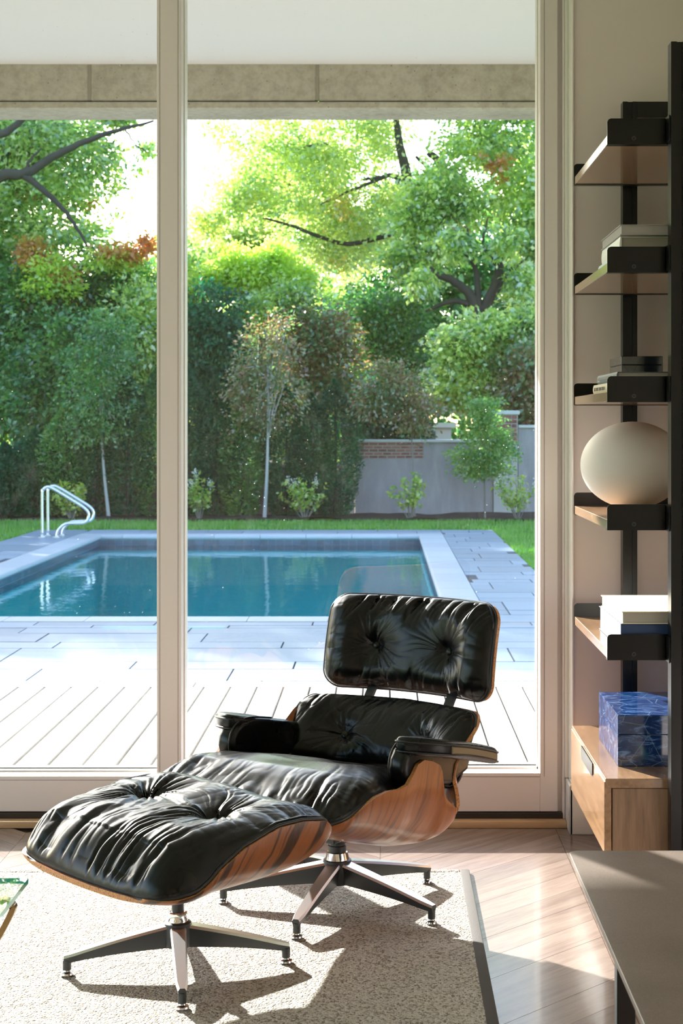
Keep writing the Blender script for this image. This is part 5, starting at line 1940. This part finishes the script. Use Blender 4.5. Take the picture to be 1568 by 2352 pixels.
lidded_box('stone_box', 0.700, 0.823, 4.60, 4.83, z + 0.0574, 0.051, 0.5, M['dark_stone'], 'small dark stone box with a green vein on the charcoal book')
# globe lamp, fourth shelf
z = ST(3)
GL = empty('globe_lamp', (0.772, 4.84, z), label='white opal globe lamp on the fourth shelf', cat='lamp')
prof = []
R_, hz = 0.160, 0.134
for i in range(33):
    a = -PI / 2 + 0.28 + (PI - 0.28) * i / 32
    prof.append((max(0.0006, R_ * math.cos(a)), 0.010 + hz + hz * math.sin(a)))
bm = bmesh.new()
lathe(bm, prof, 64)
bm_obj('globe', bm, M['opal'], GL, smooth=True)
bm = bmesh.new()
lathe(bm, [(0.055, 0.0), (0.055, 0.010), (0.047, 0.018)], 32)
bm_obj('foot', bm, M['black_alu'], GL, smooth=True)
# cream and navy books, lowest shelf
z = ST(4)
nb = book('book', 0.672, 0.96, 4.425, 4.865, z, 0.072, M['navy_cover'], 'thick navy blue book lying under the cream book', 'books on the lowest shelf', spine='right', page=M['pages_white'])
box('case_side', 0.0005, 0.2875, -0.0008, 0.0035, 0.0028, 0.0692, M['navy_cover'], nb)
book('book', 0.674, 0.945, 4.418, 4.84, z + 0.0722, 0.036, M['cream_cover'], 'cream covered book lying on the navy book', 'books on the lowest shelf', spine='right', page=M['pages'])
# lapis box on the drawer cabinet
lidded_box('stone_box', 0.687, 0.93, 4.575, 4.975, cab_top + 0.0004, 0.149, 0.62, M['lapis'], 'large lapis blue stone box on the drawer cabinet')

# ------------------------------------------------------------------ dark table at the lower right
TT = 0.430
kx = lambda px, Yd: (px - 878) * Yd / FPX
ty1 = (CAM_H - TT) * FPX / (1953.5 - 975)
TB = empty('coffee_table', (0.9, 2.6, 0), label='dark taupe stone topped table at the lower right', cat='table')
tx0 = 0.436 * (CAM_H - TT)
bm = bmesh.new()
r = 0.022
a0, b0, a1, b1_ = tx0 - 0.9, 1.75 - 2.6, 1.55 - 0.9, ty1 - 2.6
pts = []
for (cx, cy, st) in ((a0 + r, b0 + r, PI), (a1 - r, b0 + r, 1.5 * PI), (a1 - r, b1_ - r, 0), (a0 + r, b1_ - r, PI / 2)):
    for k in range(7):
        a = st + k * PI / 12
        pts.append((cx + r * math.cos(a), cy + r * math.sin(a)))
prism(bm, pts, 2, TT - 0.012, TT, 0.0015, 2)
bm_obj('table_top', bm, M['table_stone'], TB)
box('under_frame', a0 + 0.08, a1 - 0.08, b0 + 0.08, b1_ - 0.08, TT - 0.045, TT - 0.0122, M['black_steel'], TB, bev=0.002)
for lx in (a0 + 0.11, a1 - 0.11):
    for ly in (b0 + 0.11, b1_ - 0.11):
        box('leg', lx - 0.02, lx + 0.02, ly - 0.02, ly + 0.02, 0.0, TT - 0.045, M['black_steel'], TB, bev=0.002)

# ------------------------------------------------------------------ glass side table at the lower left
GT = 0.40
gy1 = (CAM_H - GT) * FPX / (2017 - 975)
gx1 = (65 - 878) * gy1 / FPX
GS = empty('glass_table', (gx1 - 0.3, gy1 - 0.3, RUGZ), label='glass topped side table with bent brass legs at the left edge', cat='table')
bm = bmesh.new()
bx(bm, -0.30, 0.30, -0.30, 0.30, GT - RUGZ - 0.012, GT - RUGZ)
for f in bm.faces:
    n_ = f.normal
    f.normal_update()
    f.material_index = 0 if abs(f.normal.z) > 0.5 else 1
bm_obj('glass_top', bm, (M['glass_table'], M['glass_edge']), GS)
zt_ = GT - RUGZ - 0.012
for sx in (-1, 1):
    for sy in (-1, 1):
        stay_strip('leg', [(sx * 0.270, sy * 0.192, zt_ - 0.003), (sx * 0.290, sy * 0.192, zt_ - 0.012), (sx * 0.284, sy * 0.192, zt_ - 0.040), (sx * 0.20, sy * 0.192, 0.18), (sx * 0.125, sy * 0.192, 0.0)], 0.022, 0.012, M['brass'], GS, (0, 1, 0))
box('top_rail', -0.275, 0.275, 0.181, 0.203, zt_ - 0.008, zt_, M['brass'], GS)
box('top_rail', -0.275, 0.275, -0.203, -0.181, zt_ - 0.008, zt_, M['brass'], GS)

# ------------------------------------------------------------------ low round wooden bowl behind the ottoman
BO = empty('wooden_bowl', (-0.395, 5.00, 0), label='low round orange brown wooden vessel on the floor behind the ottoman', cat='bowl')
bm = bmesh.new()
lathe(bm, [(0.125, 0.0), (0.138, 0.004), (0.150, 0.020), (0.152, 0.085), (0.146, 0.095), (0.138, 0.092), (0.134, 0.03), (0.02, 0.022)], 48)
bm_obj('body', bm, M['turned_wood'], BO, smooth=True)
bm = bmesh.new()
lathe(bm, [(0.150, 0.080), (0.1545, 0.083), (0.1545, 0.090), (0.150, 0.094)], 48, cap=False)
bm_obj('rim', bm, M['turned_wood'], BO, smooth=True)

for o in list(bpy.data.objects):
    if 'group' in o and not o['group']:
        del o['group']
